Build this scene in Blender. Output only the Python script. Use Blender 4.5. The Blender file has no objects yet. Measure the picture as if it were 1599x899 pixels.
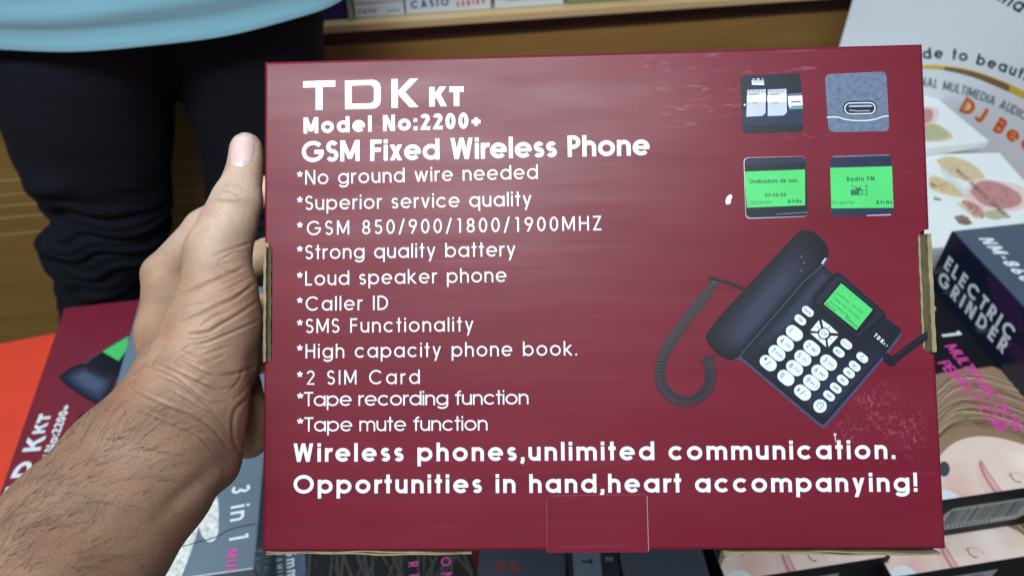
import bpy, bmesh, math, random
import numpy as np
from mathutils import Vector, Matrix
from mathutils.bvhtree import BVHTree

S = bpy.context.scene
COL = S.collection
random.seed(7)
rng = np.random.default_rng(7)

# ---------------------------------------------------------------- camera, world, lamps, exposure
PW, PH, FOC = 1599.0, 899.0, 1250.0
PITCH = math.radians(42)
CAM = Vector((0, 0, 1.40))
RT = Vector((1, 0, 0)); UP = Vector((0, math.sin(PITCH), math.cos(PITCH))); FW = Vector((0, math.cos(PITCH), -math.sin(PITCH)))
cd = bpy.data.cameras.new('camera'); cam = bpy.data.objects.new('camera', cd); COL.objects.link(cam)
cam.location = CAM; cam.rotation_euler = (math.pi / 2 - PITCH, 0, 0)
cd.sensor_width = 36; cd.lens = 36 * FOC / PW; cd.clip_start = 0.01; cd.clip_end = 50
cd.dof.use_dof = True; cd.dof.focus_distance = 0.37; cd.dof.aperture_fstop = 13
S.camera = cam
w = bpy.data.worlds.new('World'); S.world = w; w.use_nodes = True
bg = w.node_tree.nodes['Background']; bg.inputs[0].default_value = (0.80, 0.90, 1.0, 1); bg.inputs[1].default_value = 0.20
S.view_settings.view_transform = 'Standard'; S.view_settings.look = 'None'; S.view_settings.exposure = 0; S.view_settings.gamma = 1
S.render.engine = 'CYCLES'

def lamp(name, loc, aim, sx, sy, power, col=(0.88, 0.97, 1.0)):
    l = bpy.data.lights.new(name, 'AREA'); l.shape = 'RECTANGLE'; l.size = sx; l.size_y = sy; l.energy = power; l.color = col
    o = bpy.data.objects.new(name, l); COL.objects.link(o); o.location = loc
    o.rotation_euler = (Vector(aim) - Vector(loc)).to_track_quat('-Z', 'Y').to_euler()
    return o
lamp('ceiling_tube_light', (-0.55, -0.55, 2.75), (0.0, 0.4, 0.8), 1.2, 0.22, 31)
lamp('ceiling_tube_light', (-0.08, -0.42, 2.75), (0.45, 0.9, 0.7), 0.8, 0.22, 22)
lamp('ceiling_tube_light', (-0.6, 0.95, 2.8), (-0.5, 1.6, 0.5), 1.2, 0.22, 9)

# ---------------------------------------------------------------- helpers
def lin(c):
    return tuple((x / 255 / 12.92) if x / 255 <= 0.04045 else ((x / 255 + 0.055) / 1.055) ** 2.4 for x in c)
MATS = {}
def mat(name, rgb, rough=0.5, coat=0.0, spec=0.5, metal=0.0, var=0.0, vscale=20, bump=0.0, bscale=200, stretch=(1, 1, 1), sheen=0.0, detail=4):
    if name in MATS: return MATS[name]
    m = bpy.data.materials.new(name); m.use_nodes = True; n = m.node_tree.nodes; L = m.node_tree.links
    p = n['Principled BSDF']; c = lin(rgb)
    p.inputs['Base Color'].default_value = (*c, 1); p.inputs['Roughness'].default_value = rough
    p.inputs['Coat Weight'].default_value = coat; p.inputs['Coat Roughness'].default_value = 0.12
    p.inputs['Specular IOR Level'].default_value = spec; p.inputs['Metallic'].default_value = metal
    p.inputs['Sheen Weight'].default_value = sheen
    if var or bump:
        t = n.new('ShaderNodeTexCoord'); mp = n.new('ShaderNodeMapping'); mp.inputs['Scale'].default_value = stretch
        L.new(t.outputs['Object'], mp.inputs[0])
    if var:
        z = n.new('ShaderNodeTexNoise'); z.inputs['Scale'].default_value = vscale; z.inputs['Detail'].default_value = detail
        L.new(mp.outputs[0], z.inputs['Vector'])
        r = n.new('ShaderNodeMapRange'); r.inputs[1].default_value = 0.3; r.inputs[2].default_value = 0.7
        r.inputs[3].default_value = 1 - var; r.inputs[4].default_value = 1 + var; L.new(z.outputs[0], r.inputs[0])
        v = n.new('ShaderNodeVectorMath'); v.operation = 'SCALE'; v.inputs[0].default_value = c; L.new(r.outputs[0], v.inputs['Scale'])
        L.new(v.outputs[0], p.inputs['Base Color'])
    if bump:
        z = n.new('ShaderNodeTexNoise'); z.inputs['Scale'].default_value = bscale; z.inputs['Detail'].default_value = 3
        L.new(mp.outputs[0], z.inputs['Vector'])
        b = n.new('ShaderNodeBump'); b.inputs['Strength'].default_value = bump; b.inputs['Distance'].default_value = 0.001
        L.new(z.outputs[0], b.inputs['Height']); L.new(b.outputs[0], p.inputs['Normal'])
    MATS[name] = m
    return m

def tag(o, label=None, cat=None, group=None, kind=None):
    if label: o['label'] = label
    if cat: o['category'] = cat
    if group: o['group'] = group
    if kind: o['kind'] = kind
    return o
def empty(name, mw=None, loc=None):
    o = bpy.data.objects.new(name, None); o.empty_display_size = 0.02; COL.objects.link(o)
    if mw is not None: o.matrix_world = mw
    if loc is not None: o.location = loc
    return o
def mesh_obj(name, verts, faces, mats, parent=None, midx=None, smooth=False, mw=None):
    me = bpy.data.meshes.new(name); me.from_pydata([tuple(v) for v in verts], [], faces)
    for m in (mats if isinstance(mats, (list, tuple)) else [mats]): me.materials.append(m)
    if midx is not None: me.polygons.foreach_set('material_index', midx)
    if smooth: me.polygons.foreach_set('use_smooth', [True] * len(me.polygons))
    me.update()
    o = bpy.data.objects.new(name, me); COL.objects.link(o)
    if parent: o.parent = parent
    if mw is not None: o.matrix_world = mw
    return o
def bm_obj(name, bm, mats, parent=None, smooth=False, mw=None):
    me = bpy.data.meshes.new(name); bmesh.ops.recalc_face_normals(bm, faces=bm.faces[:]); bm.to_mesh(me); bm.free()
    for m in (mats if isinstance(mats, (list, tuple)) else [mats]): me.materials.append(m)
    if smooth: me.polygons.foreach_set('use_smooth', [True] * len(me.polygons))
    o = bpy.data.objects.new(name, me); COL.objects.link(o)
    if parent: o.parent = parent
    if mw is not None: o.matrix_world = mw
    return o
def box_bm(x0, x1, y0, y1, z0, z1, bev=0.0, seg=2, bm=None):
    b = bm or bmesh.new()
    r = bmesh.ops.create_cube(b, size=1, matrix=Matrix.Translation(((x0 + x1) / 2, (y0 + y1) / 2, (z0 + z1) / 2)) @ Matrix.Diagonal((x1 - x0, y1 - y0, z1 - z0, 1)))
    if bev:
        es = list({e for v in r['verts'] for e in v.link_edges})
        bmesh.ops.bevel(b, geom=es, offset=bev, segments=seg, affect='EDGES', profile=0.5)
    return b

def ray(x, y): return FW + RT * ((x - PW / 2) / FOC) - UP * ((y - PH / 2) / FOC)
def onz(x, y, z):
    d = ray(x, y); return CAM + d * ((z - CAM.z) / d.z)
def at(x, y, dep): return CAM + ray(x, y) * dep
def onplane(x, y, o, n):
    d = ray(x, y); return CAM + d * ((o - CAM).dot(n) / d.dot(n))
def topx(p):
    q = p - CAM; d = q.dot(FW); return (PW / 2 + FOC * q.dot(RT) / d, PH / 2 - FOC * q.dot(UP) / d)
def frame(o, ex, ey):
    ex = ex.normalized(); ez = ex.cross(ey).normalized(); ey = ez.cross(ex)
    return Matrix(((ex.x, ey.x, ez.x, o.x), (ex.y, ey.y, ez.y, o.y), (ex.z, ey.z, ez.z, o.z), (0, 0, 0, 1)))

# ---------------------------------------------------------------- a geometric stroke alphabet (cap height 1)
XH = 0.74
def arc(cx, cy, rx, ry, a0, a1, n=None):
    n = n or max(6, int(abs(a1 - a0) / 11))
    return [(cx + rx * math.cos(math.radians(a0 + (a1 - a0) * i / n)), cy + ry * math.sin(math.radians(a0 + (a1 - a0) * i / n))) for i in range(n + 1)]
def sshape(W, y0, y1, h):
    ry = (y1 - y0 - 2 * h) / 4; rx = W / 2 - h; cx = W / 2
    return [arc(cx, y1 - h - ry, rx * .94, ry, 28, 270) + arc(cx, y0 + h + ry, rx, ry, 90, -152)[1:]]
def glyph(c, w):
    """-> (strokes, width); a stroke is a polyline, ('C', polyline) closed, or ('D', p, q) with level ends"""
    h = w / 2; X = XH; r = X / 2 - h; O = ('C', arc(X / 2, X / 2, r, r, 0, 360, 36)[:-1])
    if c == ' ': return [], .34
    if c == 'á':
        s, a = glyph('a', w); return s + [[(X * .45, X + .08), (X * .68, X + .26)]], a
    if c in 'adq':
        return [O, [(X - h, {'d': 1, 'a': X, 'q': X}[c]), (X - h, {'d': 0, 'a': 0, 'q': -.27}[c])]], X
    if c in 'bp': return [O, [(h, 1 if c == 'b' else X), (h, 0 if c == 'b' else -.27)]], X
    if c == 'o': return [O], X
    if c == 'c': return [arc(X / 2, X / 2, r, r, 42, 318)], X * .93
    if c == 'e': return [('T', .82, [(h, X / 2), (X - h * .3, X / 2)]), arc(X / 2, X / 2, r, r, -6 * w / .2, 318)], X
    if c == 'g': return [O, [(X - h, X), (X - h, .02)] + arc(X / 2, .04, r, .28 - h + .04 - h * .3, 0, -150)[1:]], X
    if c in 'hn':
        W = .60; rr = W / 2 - h
        return [[(h, 1 if c == 'h' else X), (h, 0)], arc(W / 2, X - h - rr, rr, rr, 180, 0) + [(W - h, 0)]], W
    if c == 'm':
        W = .98; rr = (W - w) / 4
        return [[(h, X), (h, 0)], arc(h + rr, X - h - rr, rr, rr, 180, 0) + [(h + 2 * rr, 0)], arc(h + 3 * rr, X - h - rr, rr, rr, 180, 0) + [(W - h, 0)]], W
    if c == 'u':
        W = .60; rr = W / 2 - h
        return [[(W - h, X), (W - h, 0)], [(h, X)] + arc(W / 2, h + rr, rr, rr, 180, 360)], W
    if c == 'r': return [[(h, X), (h, 0)], arc(h + .24, X - h - .24, .24, .24, 180, 78)], .33
    if c == 's': return sshape(.47, 0, X, h), .47
    if c == 'i': return [[(h, X), (h, 0)], [(h, 1), (h, 1 - max(w, .13))]], w
    if c == 'l': return [[(h, 1), (h, 0)]], w
    if c == 't': return [[(.17, 1), (.17, 0)], [(0, X - h), (.34, X - h)]], .34
    if c == 'f': return [arc(.17 + .17, 1 - h - .17, .17, .17, 80, 180) + [(.17, 0)], [(0, X - h), (.36, X - h)]], .36
    if c == 'k': return [[(h, 1), (h, 0)], ('D', (w * .8, X * .42), (.50, X)), ('D', (w + .06, X * .55), (.54, 0))], .6
    dx = w * .58
    if c == 'v': return [('D', (dx, X), (.30, 0)), ('D', (.30, 0), (.60 - dx, X))], .60
    if c == 'w': return [('D', (dx, X), (.27, 0)), ('D', (.27, 0), (.47, X)), ('D', (.47, X), (.67, 0)), ('D', (.67, 0), (.94 - dx, X))], .94
    if c == 'x': return [('D', (dx, X), (.56 - dx, 0)), ('D', (.56 - dx, X), (dx, 0))], .56
    if c == 'y': return [('D', (dx, X), (.30, .0)), ('D', (.60 - dx, X), (.19, -.27))], .60
    if c == 'z': return [[(0, X - h), (.5, X - h)], ('D', (.5 - dx, X - h), (dx, h)), [(0, h), (.5, h)]], .5
    if c == 'A': return [('D', (dx, 0), (.39, 1)), ('D', (.39, 1), (.78 - dx, 0)), [(.17, .28), (.61, .28)]], .78
    if c in 'BRP':
        W = .56; ra = .25 if c == 'B' else .27; ym = 1 - 2 * ra if c != 'B' else .52
        rt = (1 - h - (ym)) / 2
        top = [(h, 1 - h), (W - h - rt, 1 - h)] + arc(W - h - rt, (1 - h + ym) / 2, rt, rt, 90, -90)[0:] + [(h, ym)]
        s = [[(h, 1), (h, 0)], top]
        if c == 'R': s.append(('D', (W * .5, ym), (W - dx * .8, 0)))
        if c == 'B':
            rb = (ym - h) / 2; s.append([(h, ym), (W - h - rb, ym)] + arc(W - h - rb, (ym + h) / 2, rb, rb, 90, -90) + [(h, h)])
        return s, W
    if c in 'CGOQ':
        R = .5 - h; W = 1.0
        if c in 'OQ': return [('C', arc(.5, .5, R, R, 0, 360, 44)[:-1])], W
        if c == 'C': return [arc(.5, .5, R, R, 42, 318)], .93
        return [arc(.5, .5, R, R, 42, 360) + [(.5 + R, .5 - h * .2)], [(.5 + R + h * .6, .5 - h * .2), (.56, .5 - h * .2)]], W
    if c == 'D':
        W = .74; R = .5 - h
        return [('C', [(h, h), (W - h - R, h)] + arc(W - h - R, .5, R, R, -90, 90) + [(h, 1 - h)])], W
    if c in 'EF':
        s = [[(h, 1), (h, 0)], [(h, 1 - h), (.50, 1 - h)], [(h, .52), (.47, .52)]]
        if c == 'E': s.append([(h, h), (.50, h)])
        return s, .52
    if c == 'H': return [[(h, 1), (h, 0)], [(.68 - h, 1), (.68 - h, 0)], [(h, .52), (.68 - h, .52)]], .68
    if c == 'I': return [[(h, 1), (h, 0)]], w
    if c == 'J': return [[(.5 - h, 1)] + arc(.25, .25, .25 - h, .25 - h, 0, -180)], .5
    if c == 'K': return [[(h, 1), (h, 0)], ('D', (w * .9, .42), (.56, 1)), ('D', (w + .10, .56), (.60, 0))], .66
    if c == 'L': return [[(h, 1), (h, 0)], [(h, h), (.46, h)]], .48
    if c == 'M': return [[(h, 1), (h, 0)], [(.86 - h, 1), (.86 - h, 0)], ('D', (h * 1.2, 1), (.43, .12)), ('D', (.43, .12), (.86 - h * 1.2, 1))], .86
    if c == 'N': return [[(h, 1), (h, 0)], [(.70 - h, 1), (.70 - h, 0)], ('D', (h * 1.2, 1), (.70 - h * 1.2, 0))], .70
    if c == 'S': return sshape(.55, 0, 1, h), .55
    if c == 'T': return [[(.25, 1), (.25, 0)], [(-.03, 1 - h), (.53, 1 - h)]], .50
    if c == 'U':
        R = .33 - h; return [[(h, 1)] + arc(.33, h + R, R, R, 180, 360) + [(.66 - h, 1)]], .66
    if c == 'V': return [('D', (dx, 1), (.36, 0)), ('D', (.36, 0), (.72 - dx, 1))], .72
    if c == 'W': return [('D', (dx, 1), (.28, 0)), ('D', (.28, 0), (.5, 1)), ('D', (.5, 1), (.72, 0)), ('D', (.72, 0), (1.0 - dx, 1))], 1.0
    if c == 'X': return [('D', (dx, 1), (.64 - dx, 0)), ('D', (.64 - dx, 1), (dx, 0))], .64
    if c == 'Z': return [[(0, 1 - h), (.56, 1 - h)], ('D', (.56 - dx, 1 - h), (dx, h)), [(0, h), (.56, h)]], .56
    if c == '0': return [('C', arc(.29, .5, .29 - h, .5 - h, 0, 360, 40)[:-1])], .58
    if c == '1': return [[(.30, 1), (.30, 0)], [(.12, 1 - h), (.30, 1 - h)]], .46
    if c == '2': return [arc(.28, 1 - h - (.28 - h), .28 - h, .28 - h, 165, -35) + [(w * .6, h), (.55, h)]], .56
    if c == '3': return [arc(.27, .755 - h * .5, .25 - h * .9, .245 - h * .5, 150, -90), arc(.27, .265 + h * .1, .27 - h, .265 - h * .9, 90, -150)], .55
    if c == '4': return [[(.42, 1), (.42, 0)], ('D', (.42, 1), (.07, .26)), [(.02, .26), (.58, .26)]], .58
    if c == '5': return [[(.50, 1 - h), (.14, 1 - h), (.10, .56)], arc(.275, .32, .275 - h, .32 - h, 132, -150)], .56
    if c == '6': return [('C', arc(.29, .29, .29 - h, .29 - h, 0, 360, 32)[:-1]), ('D', (h * 1.35, .40), (.36, 1))], .58
    if c == '9': return [('C', arc(.29, .71, .29 - h, .29 - h, 0, 360, 32)[:-1]), ('D', (.58 - h * 1.35, .60), (.22, 0))], .58
    if c == '7': return [[(.02, 1 - h), (.55, 1 - h)], ('D', (.55 - dx, 1 - h), (.18, 0))], .55
    if c == '8': return [('C', arc(.28, .755 - h * .5, .25 - h, .245 - h * .5, 0, 360, 30)[:-1]), ('C', arc(.28, .265 + h * .2, .28 - h, .265 - h * .8, 0, 360, 30)[:-1])], .56
    if c == '/': return [('D', (.04, -.06), (.36, 1.04))], .40
    if c == '+': return [[(.02, .42), (.52, .42)], [(.27, .17), (.27, .67)]], .54
    if c == '-': return [[(.03, .40), (.33, .40)]], .36
    if c == ':': return [[(h, X), (h, X - w)], [(h, w), (h, 0)]], w
    if c == '.': return [[(h, w * 1.05), (h, 0)]], w
    if c == ',': return [[(h * 1.1, w), (h * 1.1, 0), (h * .5, -w * .75)]], w
    if c == '!': return [[(h, 1), (h, .28)], [(h, w), (h, 0)]], w
    if c == '*': return [[(.21, .74), (.21 + .20 * math.cos(math.radians(a)), .74 + .20 * math.sin(math.radians(a)))] for a in (90, 162, 234, 306, 18)], .42
    if c == '#': return [('D', (.14, 0), (.24, .9)), ('D', (.36, 0), (.46, .9)), [(.02, .3), (.54, .3)], [(.06, .6), (.58, .6)]], .6
    return [], .3
def ribbon(st, w):
    """stroke -> list of quads (4 points each)"""
    h = w / 2
    if st[0] == 'D':
        (x0, y0), (x1, y1) = st[1], st[2]; L = math.hypot(x1 - x0, y1 - y0); hx = h * L / max(abs(y1 - y0), 1e-6)
        return [[(x0 - hx, y0), (x0 + hx, y0), (x1 + hx, y1), (x1 - hx, y1)]]
    if st[0] == 'T': return ribbon(st[2], w * st[1])
    closed = st[0] == 'C'; P = st[1] if closed else st
    n = len(P); A, B = [], []
    for i in range(n):
        a = P[i - 1] if (i or closed) else None; b = P[(i + 1) % n] if (i < n - 1 or closed) else None
        def nn(p, q):
            l = math.hypot(q[0] - p[0], q[1] - p[1]) or 1e-9; return (-(q[1] - p[1]) / l, (q[0] - p[0]) / l)
        if a and b:
            n1, n2 = nn(a, P[i]), nn(P[i], b); m = (n1[0] + n2[0], n1[1] + n2[1]); q = m[0] ** 2 + m[1] ** 2 or 1e-9
            k = min(2 / q, 1.6); m = (m[0] * k, m[1] * k)
        else: m = nn(a, P[i]) if a else nn(P[i], b)
        A.append((P[i][0] + m[0] * h, P[i][1] + m[1] * h)); B.append((P[i][0] - m[0] * h, P[i][1] - m[1] * h))
    return [[A[i], A[(i + 1) % n], B[(i + 1) % n], B[i]] for i in range(n if closed else n - 1)]
def text_strokes(s, w, track=0.10, sx=1.0, sw=None):
    """list of (list of quads) per stroke, width"""
    x = 0; out = []
    for c in s:
        st, a = glyph(c, w)
        if sx != 1.0 and c != ' ':
            def sc(p): return (p[0] * sx, p[1])
            ns = []
            for t in st:
                if t[0] == 'D': ns.append(('D', sc(t[1]), sc(t[2])))
                elif t[0] == 'T': ns.append(('T', t[1], [sc(p) for p in t[2]]))
                elif t[0] == 'C': ns.append(('C', [sc(p) for p in t[1]]))
                else: ns.append([sc(p) for p in t])
            st = ns; a = a * sx
        for t in st: out.append([[(p[0] + x, p[1]) for p in q] for q in ribbon(t, w)])
        x += a + track
    return out, x - track

class Print:
    """flat printed layers on one plane; points come in photo pixels and are laid on the plane"""
    def __init__(self, mw):
        self.mw = mw; self.inv = mw.inverted(); self.o = mw.translation.copy(); self.n = Vector(mw.col[2][:3])
        self.reset()
    def reset(self): self.v = []; self.f = []; self.mi = []; self.ms = []; self.z = 0.00003
    def loc(self, x, y):
        p = self.inv @ onplane(x, y, self.o, self.n); return (p.x, p.y)
    def px(self, p): return topx(self.mw @ Vector((p[0], p[1], 0)))
    def _m(self, m):
        if m not in self.ms: self.ms.append(m)
        return self.ms.index(m)
    def face(self, pts, m, z=None):
        if z is None: self.z += 0.000003; z = self.z
        b = len(self.v); self.v += [(p[0], p[1], z) for p in pts]; self.f.append(list(range(b, b + len(pts)))); self.mi.append(self._m(m))
    def poly(self, pts, m): self.face([self.loc(*p) for p in pts], m)
    def quads(self, qs, m):
        self.z += 0.0000012
        for q in qs: self.face(q, m, self.z)
    def line(self, pts, wpx, m, closed=False):
        P = [self.loc(*p) for p in pts]; k = self.scale(*pts[0]); self.z += 0.000001
        self.quads(ribbon(('C', P) if closed else P, wpx * k), m)
    def scale(self, x, y):
        a, b = self.loc(x, y), self.loc(x + 1, y); c = self.loc(x, y + 1)
        return (math.hypot(a[0] - b[0], a[1] - b[1]) + math.hypot(a[0] - c[0], a[1] - c[1])) / 2
    def text(self, s, p0, p1, cap, wt, m, track=None, sx=1.0, shear=0.0):
        """baseline from pixel p0 to p1, cap height in pixels; tracking is solved to fill the length unless given"""
        a = Vector(self.loc(*p0)); b = Vector(self.loc(*p1)); d = b - a; L = d.length; d.normalize(); u = Vector((-d.y, d.x))
        mid = (a + b) / 2; q0 = self.px(mid); q1 = self.px(mid + u * 0.01)
        H = cap / (math.hypot(q1[0] - q0[0], q1[1] - q0[1]) / 0.01)
        st, W = text_strokes(s, wt, 0.0, sx)
        if track is None:
            track = (L / H - W) / max(1, len(s) - 1)
        st, W = text_strokes(s, wt, track, sx)
        for qs in st: self.quads([[tuple(a + d * ((p[0] + shear * p[1]) * H) + u * (p[1] * H)) for p in q] for q in qs], m)
        self.z += 0.000002
    def path_text(self, s, path, cap, wt, m, track=0.12, sx=1.0):
        st_x = 0; seg = [0]
        for i in range(1, len(path)): seg.append(seg[-1] + math.hypot(path[i][0] - path[i - 1][0], path[i][1] - path[i - 1][1]))
        def pos(t):
            i = 0
            while i < len(seg) - 2 and t > seg[i + 1]: i += 1
            k = (t - seg[i]) / (seg[i + 1] - seg[i]); a, b = path[i], path[i + 1]
            l = math.hypot(b[0] - a[0], b[1] - a[1]); return (a[0] + (b[0] - a[0]) * k, a[1] + (b[1] - a[1]) * k), ((b[0] - a[0]) / l, (b[1] - a[1]) / l)
        _, W = text_strokes(s, wt, track, sx); sc = seg[-1] / (W * cap)
        for c in s:
            st, W = text_strokes(c, wt, 0, sx)
            o, d = pos((st_x + W / 2) * cap * sc)
            for qs in st:
                self.quads([[self.loc(o[0] + d[0] * (p[0] - W / 2) * cap * sc + d[1] * p[1] * cap, o[1] + d[1] * (p[0] - W / 2) * cap * sc - d[0] * p[1] * cap) for p in q] for q in qs], m)
            st_x += W + track
    def build(self, name, parent):
        o = mesh_obj(name, self.v, self.f, self.ms, midx=self.mi); o.parent = parent
        z = self.z; self.v = []; self.f = []; self.mi = []; self.ms = []
        return o
def rrect(pts, r, n=5):
    """rounded corners on a pixel quad"""
    out = []
    for i in range(len(pts)):
        p = Vector(pts[i]); a = Vector(pts[i - 1]) - p; b = Vector(pts[(i + 1) % len(pts)]) - p
        p0 = p + a.normalized() * r; p1 = p + b.normalized() * r
        for k in range(n + 1):
            t = k / n; out.append(tuple(p0 * (1 - t) ** 2 + p * 2 * t * (1 - t) + p1 * t * t))
    return out
def pill(cx, cy, L, W, ang, n=8):
    c, s = math.cos(math.radians(ang)), math.sin(math.radians(ang)); r = W / 2; o = []
    for sg, a0 in ((1, -90), (-1, 90)):
        for k in range(n + 1):
            a = math.radians(a0 + 180 * k / n); x = sg * (L / 2 - r) + r * math.cos(a); y = r * math.sin(a); o.append((cx + x * c - y * s, cy + x * s + y * c))
    return o
def ell(cx, cy, rx, ry, n=28, ang=0):
    c, s = math.cos(math.radians(ang)), math.sin(math.radians(ang))
    return [(cx + rx * math.cos(2 * math.pi * i / n) * c - ry * math.sin(2 * math.pi * i / n) * s, cy + rx * math.cos(2 * math.pi * i / n) * s + ry * math.sin(2 * math.pi * i / n) * c) for i in range(n)]
def spline(P, n=8):
    out = []
    for i in range(len(P) - 1):
        p0, p1, p2, p3 = [np.array(P[max(0, min(len(P) - 1, j))], float) for j in (i - 1, i, i + 1, i + 2)]
        for k in range(n):
            t = k / n; out.append(tuple(0.5 * (2 * p1 + (p2 - p0) * t + (2 * p0 - 5 * p1 + 4 * p2 - p3) * t * t + (3 * p1 - p0 - 3 * p2 + p3) * t ** 3)))
    out.append(tuple(P[-1])); return out

def resamp(P, n):
    P = P + [P[0]]; d = [0]
    for i in range(1, len(P)): d.append(d[-1] + math.hypot(P[i][0] - P[i - 1][0], P[i][1] - P[i - 1][1]))
    return [(float(np.interp(t, d, [p[0] for p in P])), float(np.interp(t, d, [p[1] for p in P]))) for t in np.linspace(0, d[-1], n + 1)[:-1]]
# ---------------------------------------------------------------- implicit solids -> mesh (surface nets)
def capsule(G, a, b, ra, rb, sq):
    a = np.array(a, np.float32); b = np.array(b, np.float32); s = np.array([1, 1, sq], np.float32)
    d = (b - a) * s; L2 = float(d @ d) or 1e-9
    px, py, pz = (G[0] - a[0]), (G[1] - a[1]), (G[2] - a[2]) * sq
    t = np.clip((px * d[0] + py * d[1] + pz * d[2]) / L2, 0, 1)
    return np.sqrt((px - t * d[0]) ** 2 + (py - t * d[1]) ** 2 + (pz - t * d[2]) ** 2) - (ra + (rb - ra) * t)
def smin(a, b, k):
    h = np.clip(0.5 + 0.5 * (b - a) / k, 0, 1); return b + (a - b) * h - k * h * (1 - h)
def surface_nets(F, lo, h):
    inside = F < 0; nx, ny, nz = F.shape
    cs = np.zeros((nx - 1, ny - 1, nz - 1), np.int8)
    offs = [(i, j, k) for i in (0, 1) for j in (0, 1) for k in (0, 1)]
    for i, j, k in offs: cs += inside[i:nx - 1 + i, j:ny - 1 + j, k:nz - 1 + k]
    act = (cs > 0) & (cs < 8); idx = -np.ones(act.shape, np.int64); A = np.argwhere(act); idx[act] = np.arange(len(A))
    acc = np.zeros((len(A), 3)); cnt = np.zeros(len(A))
    for a in offs:
        for ax in range(3):
            if a[ax]: continue
            b = list(a); b[ax] = 1
            fa = F[A[:, 0] + a[0], A[:, 1] + a[1], A[:, 2] + a[2]]; fb = F[A[:, 0] + b[0], A[:, 1] + b[1], A[:, 2] + b[2]]
            m = (fa < 0) != (fb < 0); t = np.where(m, fa / np.where(fa - fb == 0, 1, fa - fb), 0)
            p = A + np.array(a); p = p.astype(float); p[:, ax] += t
            acc[m] += p[m]; cnt[m] += 1
    V = acc / cnt[:, None] * h + np.array(lo); faces = []
    for ax in range(3):
        u, v = (ax + 1) % 3, (ax + 2) % 3
        s0 = [slice(None)] * 3; s1 = [slice(None)] * 3; s0[ax] = slice(0, -1); s1[ax] = slice(1, None)
        e = inside[tuple(s0)] != inside[tuple(s1)]; E_ = np.argwhere(e)
        ok = (E_[:, u] > 0) & (E_[:, v] > 0) & (E_[:, u] < F.shape[u] - 1) & (E_[:, v] < F.shape[v] - 1); E_ = E_[ok]
        def cell(du, dv):
            q = E_.copy(); q[:, u] -= du; q[:, v] -= dv; return idx[q[:, 0], q[:, 1], q[:, 2]]
        Q = np.stack([cell(1, 1), cell(0, 1), cell(0, 0), cell(1, 0)], 1)
        flip = ~inside[E_[:, 0], E_[:, 1], E_[:, 2]]; Q[flip] = Q[flip][:, ::-1]; faces.append(Q)
    return V, np.concatenate(faces)
def cam_solid(chains, h, pad=0.012):
    """chains of (pixel x, pixel y, depth, radius px) capsules grown into one skin, in camera space"""
    def cs(p): return ((p[0] - PW / 2) / FOC * p[2], (p[1] - PH / 2) / FOC * p[2], p[2])
    pts = [(cs(p), p[3] * p[2] / FOC) for ch in chains for p in ch['p']]
    lo = np.min([np.array(c) - r for c, r in pts], 0) - pad; hi = np.max([np.array(c) + r for c, r in pts], 0) + pad
    n = np.ceil((hi - lo) / h).astype(int) + 1
    ax = [(lo[i] + h * np.arange(n[i])).astype(np.float32) for i in range(3)]
    F = np.full(n, 1.0, np.float32)
    for ch in chains:
        P = ch['p']; sq = ch.get('sq', 1.0); k = ch.get('k', 0.006)
        for i in range(len(P) - 1):
            a, b = cs(P[i]), cs(P[i + 1]); ra, rb = P[i][3] * P[i][2] / FOC, P[i + 1][3] * P[i + 1][2] / FOC
            R = max(ra, rb) + 4 * k + 0.004
            sl = [slice(max(0, int((min(a[j], b[j]) - R - lo[j]) / h)), min(n[j], int((max(a[j], b[j]) + R - lo[j]) / h) + 2)) for j in range(3)]
            G = np.meshgrid(ax[0][sl[0]], ax[1][sl[1]], ax[2][sl[2]], indexing='ij', sparse=True)
            sub = F[tuple(sl)]; F[tuple(sl)] = smin(sub, capsule(G, a, b, ra, rb, sq), k)
    V, Q = surface_nets(F, lo, h)
    Wd = V[:, :1] * np.array(RT)[None] - V[:, 1:2] * np.array(UP)[None] + V[:, 2:3] * np.array(FW)[None] + np.array(CAM)[None]
    return Wd, Q
def np_mesh(name, V, Q, m, parent=None, sub=0, smooth_it=2):
    o = mesh_obj(name, V.tolist(), Q.tolist(), m, smooth=True)
    if smooth_it:
        md = o.modifiers.new('s', 'SMOOTH'); md.iterations = smooth_it; md.factor = 0.5
    if sub:
        md = o.modifiers.new('u', 'SUBSURF'); md.levels = sub; md.render_levels = sub
    dg = bpy.context.evaluated_depsgraph_get(); me = bpy.data.meshes.new_from_object(o.evaluated_get(dg)); o.modifiers.clear()
    old = o.data; o.data = me; bpy.data.meshes.remove(old); me.name = name
    me.polygons.foreach_set('use_smooth', [True] * len(me.polygons))
    if parent: o.parent = parent
    return o
def get_vn(me):
    n = len(me.vertices); V = np.empty(n * 3); N = np.empty(n * 3); me.vertices.foreach_get('co', V); me.vertices.foreach_get('normal', N)
    return V.reshape(-1, 3), N.reshape(-1, 3)
def np_px(V):
    q = V - np.array(CAM); d = q @ np.array(FW); return PW / 2 + FOC * (q @ np.array(RT)) / d, PH / 2 - FOC * (q @ np.array(UP)) / d, d

# ================================================================ THE SETTING
m_floor = mat('floor_tile', (120, 118, 112), .5, var=.12, vscale=6)
b = box_bm(-4, 4, -2, 5, -.05, 0)
tag(bm_obj('floor', b, m_floor), kind='structure')

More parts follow.
